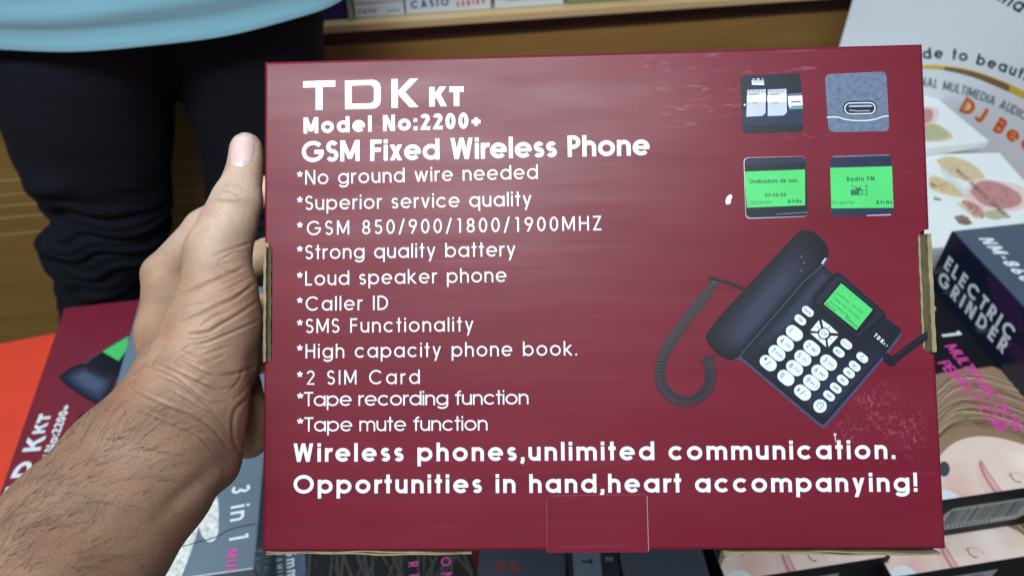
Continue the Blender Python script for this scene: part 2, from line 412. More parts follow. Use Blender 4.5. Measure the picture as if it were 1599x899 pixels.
# ---- wooden counter behind
e0 = Vector((-0.3123, 1.2886, 0)); ed = Vector((0.6532, 0.1066, 0)).normalized()
CT = 0.83
mwC = frame(Vector((e0.x, e0.y, 0)), ed, Vector((-ed.y, ed.x, 0)))
counter = tag(empty('wooden_counter', mwC), 'long brown wooden counter with a pale overhanging top edge behind the legs', 'counter')
def wood(name, a, bcol, rough=.38):
    m = bpy.data.materials.new(name); m.use_nodes = True; n = m.node_tree.nodes; L = m.node_tree.links; p = n['Principled BSDF']
    t = n.new('ShaderNodeTexCoord'); mp = n.new('ShaderNodeMapping'); mp.inputs['Scale'].default_value = (1.2, 6, 16); L.new(t.outputs['Object'], mp.inputs[0])
    z = n.new('ShaderNodeTexNoise'); z.inputs['Scale'].default_value = 2.2; z.inputs['Detail'].default_value = 8; z.inputs['Distortion'].default_value = .9; L.new(mp.outputs[0], z.inputs['Vector'])
    r = n.new('ShaderNodeValToRGB'); r.color_ramp.elements[0].position = .2; r.color_ramp.elements[1].position = .85
    r.color_ramp.elements[0].color = (*lin(a), 1); r.color_ramp.elements[1].color = (*lin(bcol), 1); L.new(z.outputs[0], r.inputs[0])
    L.new(r.outputs[0], p.inputs['Base Color']); p.inputs['Roughness'].default_value = rough
    return m
m_wood = wood('brown_veneer', (136, 100, 52), (162, 124, 70)); m_slab = wood('pale_wood_edge', (190, 160, 112), (214, 188, 146))
m_trim = mat('pale_trim', (176, 148, 98), .5); m_dark = mat('overhang_shade_brown', (58, 36, 24), .5)
bm_obj('front_panel', box_bm(-1.5, 2.0, .035, .06, .0, CT - .05), m_wood, counter)
bm_obj('overhang_shade_band', box_bm(-1.5, 2.0, .030, .058, CT - .05, CT - .0165), m_dark, counter)  # dark band painted in for the shade under the overhanging top
bm_obj('counter_top', box_bm(-1.5, 2.0, -.0, .55, CT - .016, CT, .003), m_slab, counter)
bm_obj('end_panel', box_bm(1.975, 1.998, .0605, .54, 0, CT - .0175), m_wood, counter)
for z in (.563, .533, .508, .482, .4435):
    bm_obj('trim_line', box_bm(-1.49, .38, .0335, .0358, z - .0016, z + .0016), m_trim, counter)

# ---- boxes on the counter
m_wcard = mat('white_card', (214, 222, 228), .4, var=.04, vscale=12); m_navyc = mat('navy_card', (22, 30, 110), .35)
m_blueink = mat('blue_ink', (30, 80, 150), .4); m_redink = mat('red_ink', (190, 50, 60), .4); m_greyink = mat('grey_ink', (150, 160, 166), .4)
m_mint = mat('mint_ink', (140, 196, 190), .4)
def counter_x(px, py, y): # local x on counter for a pixel, at the plane local y
    n = Vector(mwC.col[1][:3]); o = mwC @ Vector((0, y, 0)); p = mwC.inverted() @ onplane(px, py, o, n); return p.x
YB = .018
def counter_box(x0p, x1p, ht, m, label, prints=()):
    x0, x1 = counter_x(x0p, 20, YB), counter_x(x1p, 12, YB)
    t = tag(empty('calculator_box', mwC @ Matrix.Translation((x0, YB, CT))), label, 'box', 'boxes lined up on the counter')
    bm_obj('carton', box_bm(0, x1 - x0, 0, .14, 0.0004, ht, .002), m, t)
    P = Print(mwC @ Matrix.Translation((x0, YB, CT)) @ Matrix.Rotation(math.pi / 2, 4, 'X'))
    return t, P
t, P = counter_box(497, 540, .16, m_navyc, 'dark blue box beside the blue shirt on the counter')
t, P = counter_box(554, 631, .15, m_wcard, 'white box with small blue CASIO word low on its front')
P.text('CASIO', (560, 22), (588, 20), 6, .22, m_blueink); P.build('lettering', t).matrix_world = P.mw; P.poly([(604, 20), (624, 18), (624, 14), (604, 16)], m_mint); P.build('colour_bar', t).matrix_world = P.mw; P.poly([(556, 8), (628, 3), (628, 1), (556, 5)], m_greyink)
P.build('grey_bar', t).matrix_world = P.mw
t, P = counter_box(634, 767, .15, m_wcard, 'white box with large blue CASIO word and red lettering')
P.text('CASIO', (642, 14), (701, 9), 12, .22, m_blueink); P.build('lettering', t).matrix_world = P.mw; P.text('SERIES', (713, 11), (757, 6), 8, .26, m_redink)
P.build('lettering', t).matrix_world = P.mw
t, P = counter_box(773, 880, .15, m_wcard, 'plain white box right of the large CASIO box')
P.poly([(790, 2), (850, -2), (850, -4), (790, 0)], m_greyink); P.build('lettering', t).matrix_world = P.mw
t, P = counter_box(884, 1010, .15, mat('olive_card', (128, 140, 110), .4), 'olive green box at the right end of the counter row')
m_glass = mat('green_glass_edge', (120, 170, 150), .1)
x0 = counter_x(543, 20, .012); gl = bm_obj('glass_divider', box_bm(0, .009, 0, .2, 0.0003, .22, .001), m_glass, mw=mwC @ Matrix.Translation((x0, .010, CT)))
tag(gl, 'green edged glass divider beside the dark blue box on the counter', 'glass panel')

# ---- table with orange red cover
TZ = .62
A_, B_ = onz(0, 533, TZ), onz(80, 518, TZ); td = (B_ - A_).normalized()
mwT = frame(Vector((A_.x, A_.y, 0)), td, Vector((-td.y, td.x, 0)))
table = tag(empty('display_table', mwT), 'table under an orange red cover carrying the product boxes', 'table')
m_red = mat('orange_red_cover', (222, 68, 42), .45, var=.08, vscale=9, bump=.15, bscale=30)
m_leg = mat('grey_metal', (110, 112, 115), .4, metal=.7)
bm_obj('table_cover', box_bm(-.45, 2.3, -.56, 0, TZ - .05, TZ, .006), m_red, table)
for x in (-.4, 2.25):
    for y in (-.51, -.06): bm_obj('leg', box_bm(x - .02, x + .02, y - .02, y + .02, 0, TZ - .051), m_leg, table)

# ================================================================ STANDING PERSON (legs and shirt)
m_trs = mat('navy_trouser_knit', (17, 21, 32), .9, bump=.25, bscale=380, spec=.25, var=.15, vscale=60)
m_shirt = mat('light_blue_jersey', (128, 180, 198), .8, bump=.12, bscale=600, sheen=.25)
pers = tag(empty('person', loc=(-.38, 1.05, 0)), 'standing person in a light blue shirt and dark navy trousers at the counter', 'person')
def legd(y, hd):   # depth of a point at horizontal distance hd seen at pixel row y
    d = ray(800, y); return hd / d.y
def lp(x, y, r, hd=1.06): return (x, y, legd(y, hd), r)
legA = [lp(150, -40, 150), lp(132, 60, 146), lp(130, 140, 132), lp(144, 215, 117), lp(166, 290, 96), lp(168, 345, 88), lp(158, 400, 76), lp(152, 470, 52), lp(152, 620, 44), lp(152, 735, 42)]
legB = [lp(370, -40, 140, 1.1), lp(384, 60, 122, 1.1), lp(394, 130, 110, 1.1), lp(420, 220, 100, 1.1), lp(420, 300, 94, 1.1), lp(420, 400, 80, 1.1), lp(415, 470, 60, 1.1), lp(415, 735, 45, 1.1)]
V, Q = cam_solid([{'p': legA, 'k': .003}, {'p': legB, 'k': .003}, {'p': [lp(230, -60, 120, 1.09), lp(300, -60, 120, 1.09)], 'k': .03}], .008)
trs = np_mesh('trousers', V, Q, m_trs, sub=1)
V, N = get_vn(trs.data); X, Y, D = np_px(V)
f1 = np.clip((Y - 285) / 60, 0, 1) * np.clip((640 - Y) / 60, 0, 1)
ph = V[:, 2] * 150 + 2.2 * np.sin(V[:, 0] * 34 + 1) + 1.1 * np.sin(V[:, 0] * 70 + V[:, 2] * 20)
dsp = f1 * (  .0032 * np.sin(ph * .8 + 2.5 * np.sin(V[:, 0] * 19 + V[:, 2] * 9)) + .0022 * np.sin(ph * 1.7 + V[:, 0] * 55 + 2 * np.sin(V[:, 2] * 31))) + .004 * np.sin(V[:, 0] * 22 + V[:, 2] * 26) * np.clip((300 - Y) / 200, 0, 1)
for (x, y, s, a) in ((72, 292, 16, .012), (80, 345, 14, -.012), (76, 385, 20, .012), (95, 440, 14, -.006)):
    dsp += a * np.exp(-((X - x) / 40) ** 2 - ((Y - y) / s) ** 2)
V += N * dsp[:, None]; trs.data.vertices.foreach_set('co', V.ravel()); trs.data.update()
trs.parent = pers; trs.matrix_parent_inverse = pers.matrix_world.inverted() if False else Matrix.Translation((.38, -1.05, 0))
# shirt: a hanging tube with a rolled hem and soft folds
SX, SY = -.525, 1.06
vs, fs = [], []; na, nz = 120, 46
for j in range(nz):
    for i in range(na):
        a = 2 * math.pi * i / na; q = j / (nz - 1); z = .966 + q * .45 + .020 * math.cos(a) * 0
        rx, ry = .318 - .02 * q, .150 - .01 * q
        tilt = (-.0 + .010 * math.cos(a) + .010 * math.cos(a) ** 2) * (1 - q)
        zz = z + tilt
        bulge = .004 * math.exp(-((q - .012) / .012) ** 2) - .004 * math.exp(-((q - .045) / .012) ** 2) + .006 * math.exp(-((q - .10 - .03 * math.sin(a * 1.3)) / .022) ** 2) + .005 * math.exp(-((q - .17 + .04 * math.cos(a * 2)) / .03) ** 2)
        fold = .004 * math.sin(a * 5 + q * 9) * q + .004 * math.sin(a * 11 + 3 * q) * (1 - q) * .4
        k = 1 if q < .9 else 1 - ((q - .9) / .1) ** 2 * .6
        vs.append((SX + math.cos(a) * (rx + bulge + fold) * k, SY + math.sin(a) * (ry + bulge + fold) * k, zz))
for j in range(nz - 1):
    for i in range(na): fs.append((j * na + i, j * na + (i + 1) % na, (j + 1) * na + (i + 1) % na, (j + 1) * na + i))
fs.append([(nz - 1) * na + i for i in range(na)])
sh = mesh_obj('shirt', vs, fs, m_shirt, smooth=True); sh.parent = pers; sh.matrix_parent_inverse = Matrix.Translation((.38, -1.05, 0))
for (x, hd) in ((152, 1.06), (415, 1.10)):
    c = at(x, 735, legd(735, hd)); b = bmesh.new()
    bmesh.ops.create_uvsphere(b, u_segments=20, v_segments=12, radius=1, matrix=Matrix.Translation((c.x, c.y - .05, .045)) @ Matrix.Diagonal((.05, .14, .055, 1)))
    o = bm_obj('shoe', b, mat('black_leather', (18, 18, 20), .4), smooth=True); o.parent = pers; o.matrix_parent_inverse = Matrix.Translation((.38, -1.05, 0))

# ================================================================ THE CARTON HELD IN THE HAND
ax_, ay_, az_, bx, by, BW, BH = -0.06078347, 0.03756079, -0.01650098, 0.03764041, 0.00413006, 0.30936972, 0.23010291
Rm = Matrix.Rotation(az_, 3, 'Z') @ Matrix.Rotation(ay_, 3, 'Y') @ Matrix.Rotation(ax_, 3, 'X')
def c2w(v): return RT * v[0] - UP * v[1] + FW * v[2]
ex = c2w(Rm @ Vector((1, 0, 0))); ey = -c2w(Rm @ Vector((0, 1, 0)))
bo = CAM + c2w(Vector((bx, by, .37)))
mwB = frame(bo, ex, ey)          # x right, y up, z to the viewer
BD = .074
def carton_red(name, dull=False):
    m = bpy.data.materials.new(name); m.use_nodes = True; n = m.node_tree.nodes; L = m.node_tree.links; p = n['Principled BSDF']
    t = n.new('ShaderNodeTexCoord')
    def noise(scale, st, det=3, dist=0):
        mp = n.new('ShaderNodeMapping'); mp.inputs['Scale'].default_value = st; L.new(t.outputs['Object'], mp.inputs[0])
        z = n.new('ShaderNodeTexNoise'); z.inputs['Scale'].default_value = scale; z.inputs['Detail'].default_value = det; z.inputs['Distortion'].default_value = dist
        L.new(mp.outputs[0], z.inputs['Vector']); return z.outputs[0]
    def mr(s, a, b_, c, d):
        r = n.new('ShaderNodeMapRange'); r.inputs[1].default_value = a; r.inputs[2].default_value = b_; r.inputs[3].default_value = c; r.inputs[4].default_value = d
        L.new(s, r.inputs[0]); return r.outputs[0]
    def mth(op, a, b_):
        q = n.new('ShaderNodeMath'); q.operation = op
        for i, s in enumerate((a, b_)):
            if isinstance(s, (int, float)): q.inputs[i].default_value = s
            else: L.new(s, q.inputs[i])
        return q.outputs[0]
    fl = noise(55, (.12, 1.6, 1), 3)          # print lines that follow the flutes
    mo = noise(9, (1, 1, 1), 4)
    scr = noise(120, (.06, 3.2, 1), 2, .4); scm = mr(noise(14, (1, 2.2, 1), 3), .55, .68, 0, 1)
    wear_glare = mth('MULTIPLY', mr(scr, .62, .74, 0, .6), scm)
    v = n.new('ShaderNodeMix'); v.data_type = 'RGBA'; v.inputs['A'].default_value = (*lin((98, 17, 35)), 1); v.inputs['B'].default_value = (*lin((108, 22, 42)), 1)
    L.new(mr(mth('ADD', mth('MULTIPLY', fl, .5), mth('MULTIPLY', mo, .5)), .35, .65, 0, 1), v.inputs['Factor'])
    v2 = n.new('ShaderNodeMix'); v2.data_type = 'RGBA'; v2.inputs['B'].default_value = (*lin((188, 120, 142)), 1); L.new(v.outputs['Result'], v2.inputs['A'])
    L.new(v2.outputs['Result'], p.inputs['Base Color'])
    L.new(mr(noise(30, (.3, 1.5, 1), 4), .3, .7, .34, .50), p.inputs['Roughness'])
    p.inputs['Coat Weight'].default_value = .06; p.inputs['Coat Roughness'].default_value = .22; p.inputs['Specular IOR Level'].default_value = .21
    # crinkled scuff low at right: relief, plus its glare painted as pale flecks
    sx = n.new('ShaderNodeSeparateXYZ'); L.new(t.outputs['Object'], sx.inputs[0])
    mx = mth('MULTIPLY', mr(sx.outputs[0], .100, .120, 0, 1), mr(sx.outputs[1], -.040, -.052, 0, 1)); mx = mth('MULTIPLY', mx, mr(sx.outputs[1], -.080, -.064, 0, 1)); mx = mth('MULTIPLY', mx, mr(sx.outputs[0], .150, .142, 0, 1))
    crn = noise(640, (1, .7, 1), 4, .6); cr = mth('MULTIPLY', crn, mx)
    wear_glare = mth('ADD', wear_glare, mth('MULTIPLY', mth('MULTIPLY', mr(crn, .52, .66, 0, 1), mr(noise(60, (1, 1, 1), 3), .42, .6, 0, 1)), mx)); 
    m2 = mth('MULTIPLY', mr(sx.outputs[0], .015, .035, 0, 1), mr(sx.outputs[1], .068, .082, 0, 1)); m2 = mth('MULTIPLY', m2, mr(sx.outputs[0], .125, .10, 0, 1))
    wear_glare = mth('ADD', wear_glare, mth('MULTIPLY', mth('MULTIPLY', mr(noise(420, (.30, 1.2, 1), 4, .5), .54, .68, 0, .8), mr(noise(40, (.25, 4, 1), 2), .50, .64, 0, 1)), m2))  # specular streaks near the top edge, painted into the colour as pale flecks
    L.new(mth('MULTIPLY', wear_glare, .36), v2.inputs['Factor'])
    hgt = mth('ADD', mth('MULTIPLY', fl, .45), mth('ADD', mth('MULTIPLY', mo, .6), mth('MULTIPLY', cr, .5)))
    bp = n.new('ShaderNodeBump'); bp.inputs['Strength'].default_value = .42; bp.inputs['Distance'].default_value = .0008; L.new(hgt, bp.inputs['Height'])
    L.new(bp.outputs[0], p.inputs['Normal']); L.new(bp.outputs[0], p.inputs['Coat Normal'])
    return m
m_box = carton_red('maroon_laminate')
m_kraft = mat('raw_cardboard', (136, 124, 94), .8, var=.18, vscale=160, bump=.3, bscale=500)
m_kraftd = mat('raw_cardboard_fluting', (78, 68, 46), .9, var=.25, vscale=200)
m_white = mat('white_print', (216, 224, 230), .4, coat=.2)
carton = tag(empty('phone_carton', mwB), 'maroon telephone carton held upright in the hand, its printed back facing the viewer', 'box')
FP = Print(mwB)
hx, hy = BW / 2, BH / 2
# front panel with its two hand slots, cut through the face sheet
sl0, sl1 = FP.loc(412, 378), FP.loc(412, 568); sr0, sr1 = FP.loc(1455, 357), FP.loc(1466, 553)
SD = .0044
def notch(xe, yt, yb, dirn, dep):
    r = dep * .9; o = []
    for k in range(6):
        a = k / 5 * math.pi / 2; o.append((xe + dirn * (dep - r + r * math.sin(a)) , yt - r + r * math.cos(a)))
    for k in range(6):
        a = k / 5 * math.pi / 2; o.append((xe + dirn * (dep - r + r * math.cos(a)), yb + r - r * math.sin(a)))
    return o
outline = [(-hx, -hy), (hx, -hy)] + notch(hx, sr0[1], sr1[1], -1, .0068)[::-1] + [(hx, hy), (-hx, hy)] + notch(-hx, sl0[1], sl1[1], 1, SD)
b = bmesh.new(); vv = [b.verts.new((x, y, 0)) for x, y in outline]; fc = b.faces.new(vv)
r = bmesh.ops.extrude_face_region(b, geom=[fc]); bmesh.ops.translate(b, verts=[g for g in r['geom'] if isinstance(g, bmesh.types.BMVert)], vec=(0, 0, -.003))
bmesh.ops.bevel(b, geom=[e for e in b.edges if all(abs(v.co.z) < 1e-6 for v in e.verts) and e.calc_length() > .02], offset=.0016, segments=3, affect='EDGES', profile=.5)
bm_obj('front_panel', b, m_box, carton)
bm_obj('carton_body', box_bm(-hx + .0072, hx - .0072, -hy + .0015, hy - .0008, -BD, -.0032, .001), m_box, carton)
for sgn, y0, y1 in ((-1, sl1[1], sl0[1]), (1, sr1[1], sr0[1])):     # side walls above and below each slot
    b = bmesh.new(); xa, xb = sorted((sgn * (hx - .0005), sgn * (hx - .0070)))
    box_bm(xa, xb, y0 + .0, y1 - .0, -BD, -.006, bm=b); 
    box_bm(xa, xb, -hy + .0015, y0 - .0002, -BD, -.0032, bm=b); box_bm(xa, xb, y1 + .0002, hy - .0008, -BD, -.0032, bm=b)
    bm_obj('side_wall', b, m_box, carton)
# folded cardboard showing in the slots
def strip(name, pts, z0, z1, m, parent=carton):
    b = bmesh.new(); vv = [b.verts.new((p[0], p[1], z1)) for p in pts]; f = b.faces.new(vv)
    r = bmesh.ops.extrude_face_region(b, geom=[f]); bmesh.ops.translate(b, verts=[g for g in r['geom'] if isinstance(g, bmesh.types.BMVert)], vec=(0, 0, z0 - z1))
    return bm_obj(name, b, m, parent)
def wavy(x, y0, y1, amp, n=26, ph=0): return [(x + amp * math.sin(i * 1.7 + ph) + amp * .6 * math.sin(i * .6), y0 + (y1 - y0) * i / n) for i in range(n + 1)]
for sgn, ya, yb in ((-1, sl1[1], sl0[1]), (1, sr1[1], sr0[1])):
    wd = .0039 if sgn < 0 else .0060; xo = sgn * hx; xi = sgn * (hx - wd)
    def lay(name, f0, f1, m, z1, ph):
        A = wavy(xo + (xi - xo) * f0, ya + .001, yb - .0022, .00012, ph=ph); B = wavy(xo + (xi - xo) * f1, ya + .001, yb - .0022, .00012, ph=ph + 2)
        strip(name, A + B[::-1], -.0056, z1, m)
    lay('slot_cardboard', -.0, .30, m_kraft, -.0006, 0); lay('slot_cardboard', .33, .78, m_kraftd, -.0026, 1)
    if sgn > 0: lay('slot_cardboard', .82, .97, m_kraft, -.0010, 3)
# tuck flap at the bottom and the raw layers under the base
tl, tr, br, bl = FP.loc(853, 774.5), FP.loc(1010, 772), FP.loc(1012, 860.5), FP.loc(854, 861)
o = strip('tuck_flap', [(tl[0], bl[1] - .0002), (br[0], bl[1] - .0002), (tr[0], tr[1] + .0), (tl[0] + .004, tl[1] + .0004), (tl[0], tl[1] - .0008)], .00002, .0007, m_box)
FP.z = .0008
m_fold = mat('worn_fold', (128, 60, 76), .5); FP.line([(853.5, 776), (854, 859)], .8, m_fold); FP.line([(1010, 773), (1012.5, 859)], 1.3, mat('cut_paper_edge', (156, 112, 112), .6)); FP.line([(857, 773.4), (930, 771.8), (1009, 771.2)], .8, m_fold)
FP.build('flap_cut_edge', carton); FP.z = .00003
def under(p0, p1, n=40, th=.0014):
    a, c = Vector(FP.loc(*p0)), Vector(FP.loc(*p1)); b = bmesh.new()
    for lay_ in (0, 1):
        prev = None
        for i in range(n + 1):
            q = i / n; p = a.lerp(c, q); off = -lay_ * (th * .52) - .00025 * math.sin(q * 9 + lay_ * 2.4) - .00018 * math.sin(q * 23 + lay_)
            ring = [b.verts.new((p.x, p.y + off, z)) for z in (-.0012, -.05)] + [b.verts.new((p.x, p.y + off - th * .42, z)) for z in (-.05, -.0012)]
            if prev:
                for k in range(4): b.faces.new((prev[k], prev[(k + 1) % 4], ring[(k + 1) % 4], ring[k]))
            else: b.faces.new(ring)
            prev = ring
        b.faces.new(prev[::-1])
    bm_obj('base_layer_edge', b, m_kraft, carton)
under((414, 861), (736, 862.5)); under((1131, 861), (1471, 863.5))

# ---- lettering on the carton
def line_(name, *a, **k):
    FP.z = .00003; FP.text(*a, **k); return FP.build(name, carton)
FP.poly([(473.3, 127.2), (523.6, 125.7), (523.6, 135.5), (503.8, 136.2), (503.8, 171.8), (493.0, 172.2), (493.0, 136.6), (473.3, 137.2)], m_white)
# D: wide square with a rounded right side
dO = [(538.6, 126.2), (582, 124.9)] + [(582 + 12.5 * math.sin(a), 137.4 - 12.5 * math.cos(a)) for a in np.linspace(.2, 1.57, 7)] + [(594.5, 157)] + [(582 + 12.5 * math.cos(a), 157 + 12.7 * math.sin(a)) for a in np.linspace(.2, 1.57, 7)] + [(538.8, 171)]
dI = [(549.2, 134), (578, 133.1)] + [(577 + 7 * math.sin(a), 140 - 7 * math.cos(a)) for a in np.linspace(.2, 1.57, 6)] + [(584, 155)] + [(577 + 7 * math.cos(a), 155 + 6.6 * math.sin(a)) for a in np.linspace(.2, 1.57, 6)] + [(549.3, 162.4)]
z_ = FP.z + .000003; FP.z = z_
nO, nI = len(dO), len(dI); nn_ = min(nO, nI)
def cornered(Pa, Pb):   # ring between two outlines that start at the same corner
    idx = []; k = len(Pa)
    return [[FP.loc(*Pa[i]), FP.loc(*Pa[(i + 1) % k]), FP.loc(*Pb[(i + 1) % k]), FP.loc(*Pb[i])] for i in range(k)]
dI2 = [dI[0], dI[1]] + resamp(dI[2:8] + dI[7:8], 7)[:7] if False else None
a_ = [(538.6, 126.2), (582, 124.9)] + [(582 + 12.5 * math.sin(a), 137.4 - 12.5 * math.cos(a)) for a in np.linspace(.25, 1.57, 6)] + [(582 + 12.5 * math.cos(a), 157 + 12.7 * math.sin(a)) for a in np.linspace(0, 1.4, 6)] + [(582, 169.7), (538.8, 171)]
i_ = [(549.2, 134), (577, 133.1)] + [(577 + 7 * math.sin(a), 140 - 7 * math.cos(a)) for a in np.linspace(.25, 1.57, 6)] + [(577 + 7 * math.cos(a), 155 + 6.6 * math.sin(a)) for a in np.linspace(0, 1.4, 6)] + [(577, 161.6), (549.3, 162.4)]
for q in cornered(a_, i_): FP.face(q, m_white, z_)
FP.poly([(611.2, 123.9), (621.2, 123.4), (621.4, 168.6), (611.4, 168.9)], m_white)
FP.poly([(640, 123.2), (653, 122.8), (632.5, 144), (653.5, 167.4), (640, 167.8), (620.5, 146.5), (620.5, 143.5)], m_white)
FP.text('KT', (669, 166.8), (723, 165.6), 30.5, .28, m_white, sx=1.3)
FP.build('brand_lettering', carton)
line_('model_lettering', 'Model No:2200+', (474, 208.8), (751, 200.5), 25, .225, m_white, sx=1.08)
line_('heading_lettering', 'GSM Fixed Wireless Phone', (471, 253.5), (1015, 242.5), 33, .188, m_white, sx=1.08)
for s, y0, x1, y1, sx in (('*No ground wire needed', 288.7, 840, 279.3, 1), ('*Superior service quality', 328.3, 830, 321.5, 1), ('*GSM 850/900/1800/1900MHZ', 367.6, 939, 359.5, 1),
        ('*Strong quality battery', 405, 805, 400, 1), ('*Loud speaker phone', 446, 791, 440, 1), ('*Caller ID', 485.2, 606, 483.6, 1), ('*SMS Functionality', 520, 739.5, 517, 1),
        ('*High capacity phone book.', 559.3, 901, 554.5, 1), ('*2 SIM Card', 600.6, 655.5, 599, 1), ('*Tape recording function', 634, 825.5, 630.8, 1.16), ('*Tape mute function', 673.4, 761.5, 671.6, 1.16)):
    line_('feature_lettering', s, (463.5, y0), (x1, y1), 22.3, .112, m_white, sx=sx)
line_('slogan_lettering', 'Wireless phones,unlimited communication.', (457.5, 720.6), (1398.5, 716), 29.2, .19, m_white, sx=1.14)
line_('slogan_lettering', 'Opportunities in hand,heart accompanying!', (458, 770), (1433, 767), 29.4, .19, m_white, sx=1.14)
# small marks: a torn white fleck and a bubble by the last line
FP.poly([(1132.5, 316), (1134, 309), (1138, 304.5), (1142, 303.6), (1143.6, 308), (1141, 312), (1141.5, 316), (1138, 319.4), (1134, 319)], m_white)
FP.build('torn_fleck', carton); FP.poly(ell(1303.8, 678, 2.4, 2.2, 12), mat('pink_fleck', (206, 180, 190), .5)); FP.poly([(1303, 680), (1304.4, 680), (1305.6, 690), (1304.2, 690)], MATS['pink_fleck'])
FP.build('paper_bubble', carton)

# ---- the four small pictures
m_pblk = mat('print_black', (18, 25, 35), .4, spec=.28, var=.2, vscale=120); m_pnavy = mat('print_navy', (30, 39, 64), .4, spec=.28, var=.15, vscale=90)
m_pgrey = mat('print_slate', (92, 104, 128), .4, spec=.28, var=.22, vscale=420, detail=6); m_psilv = mat('print_silver', (176, 182, 204), .4, spec=.28, var=.06, vscale=300)
m_plight = mat('print_light', (214, 226, 230), .4, spec=.28); m_gold = mat('print_gold', (150, 150, 110), .4); m_teal = mat('print_teal', (70, 140, 140), .4)
m_grn = mat('print_green', (74, 190, 104), .4, spec=.28, var=.05, vscale=60); m_gink = mat('print_green_ink', (22, 70, 56), .4); m_gink2 = mat('print_green_ink_faint', (50, 140, 86), .4)
m_pedge = mat('print_edge_light', (190, 178, 200), .4)
def Z3(zx, zy): return (1150 + zx * 250 / 1599, 100 + zy * 250 / 1599)
def Z4(zx, zy): return (1150 + zx * 250 / 1599, 235 + zy * 250 / 1599)
def nested(outer, inner, c0, c1, n=7, P=None):
    P = P or FP
    N_ = 40; A = resamp(outer, N_); B = resamp(inner, N_); j = min(range(N_), key=lambda k: sum((A[i][0] - B[(i + k) % N_][0]) ** 2 + (A[i][1] - B[(i + k) % N_][1]) ** 2 for i in range(N_))); B = B[j:] + B[:j]
    for k in range(n):
        t = k / (n - 1); c = tuple(round(a + (b_ - a) * t) for a, b_ in zip(c0, c1))
        P.poly([(a[0] + (b_[0] - a[0]) * t, a[1] + (b_[1] - a[1]) * t) for a, b_ in zip(A, B)], mat('print_tone_%d_%d_%d' % c, c, .4, spec=.28))
def zp(Zf, pts): return [Zf(*p) for p in pts]
FP.z = .00003
FP.poly(rrect(zp(Z3, [(36, 118), (640, 92), (670, 680), (58, 698)]), 9), m_pblk)
FP.poly(zp(Z3, [(60, 470), (664, 455), (668, 600), (62, 615)]), m_pnavy)
FP.poly(zp(Z3, [(152, 165), (165, 165), (167, 190), (276, 188), (276, 212), (154, 210)]), m_plight); FP.poly(zp(Z3, [(168, 166), (274, 164), (274, 186), (168, 188)]), m_psilv)
for q in ((158, 148, 185, 158), (202, 146, 232, 160), (252, 146, 268, 156)): FP.poly(zp(Z3, [(q[0], q[1]), (q[2], q[1]), (q[2], q[3]), (q[0], q[3])]), m_psilv)
FP.build('sim_slot_picture', carton)
pic = [o for o in bpy.data.objects if o.name.startswith('sim_slot_picture')][0]
for (a, bq, c, d, cut) in (((108, 260), (292, 254), (288, 520), (98, 528), 1), ((312, 258), (498, 250), (502, 515), (312, 522), 1)):
    FP.poly(zp(Z3, [a, bq, (c[0] + 2, c[1] - 32), (c[0] - 30, c[1]), d]), m_psilv)
    FP.poly(zp(Z3, [(a[0] - 4, 318), (bq[0] + 2, 296), (bq[0] + 2, 378), (a[0] - 4, 382)]), m_plight)
    FP.poly(zp(Z3, [(a[0] + 22, 298), (bq[0] - 62, 290), (bq[0] - 70, 310), (a[0] + 22, 318)]), m_gold); FP.poly(zp(Z3, [(a[0] + 40, 384), (bq[0] - 70, 382), (bq[0] - 88, 400), (a[0] + 60, 402)]), m_gold)
    for k in range(5): FP.poly(zp(Z3, [(a[0] + 14 + k * 32, 268), (a[0] + 30 + k * 32, 267), (a[0] + 30 + k * 32, 277), (a[0] + 14 + k * 32, 278)]), m_pgrey)
    FP.build('sim_card', pic)
FP.poly(zp(Z3, [(512, 300), (654, 292), (654, 308), (512, 316)]), m_pgrey); FP.poly(zp(Z3, [(512, 322), (656, 316), (660, 415), (560, 420), (528, 440), (516, 400)]), m_plight); FP.poly(zp(Z3, [(530, 440), (570, 424), (661, 418), (662, 448), (530, 456)]), m_teal)
FP.poly(zp(Z3, [(546, 376), (642, 372), (642, 384), (546, 388)]), m_pblk); FP.poly(ell(*Z3(82, 410), 1.6, 1.6, 12), m_plight)
FP.build('card_reader', pic)
FP.z = .00003
FP.poly(rrect(zp(Z3, [(882, 104), (1495, 76), (1528, 672), (920, 682)]), 9), m_pgrey)
FP.line(spline(zp(Z3, [(902, 534), (1010, 532), (1090, 555), (1200, 566), (1330, 562), (1410, 545), (1470, 524), (1520, 520)]), 5), 1.5, m_plight)
up = FP.build('charging_port_picture', carton)
FP.poly(pill(*Z3(1232, 440), 53, 22, -1), m_pblk); FP.poly(pill(*Z3(1233, 444), 49, 18.5, -1), m_plight); FP.poly(pill(*Z3(1233, 444), 46, 15.5, -1), m_pnavy)
FP.poly(pill(*Z3(1238, 432), 37, 5.5, -1), m_psilv); FP.poly(pill(*Z3(1235, 446), 40, 5.5, -1), m_pblk); FP.line(zp(Z3, [(1125, 462), (1200, 470), (1330, 468)]), 1.2, m_psilv)
FP.build('charging_port', up)
FP.z = .00003
FP.poly(rrect(zp(Z4, [(70, 72), (690, 58), (712, 660), (92, 682)]), 8), m_pedge)
FP.poly(rrect(zp(Z4, [(78, 76), (690, 60), (714, 656), (96, 674)]), 8), m_pblk); FP.poly(zp(Z4, [(92, 92), (680, 76), (688, 120), (84, 140)]), m_pnavy)
FP.poly(zp(Z4, [(400, 632), (712, 612), (712, 622), (400, 642)]), m_pgrey)
s1 = FP.build('voice_recorder_picture', carton)
FP.poly(zp(Z4, [(78, 212), (684, 190), (686, 548), (104, 572)]), m_grn)
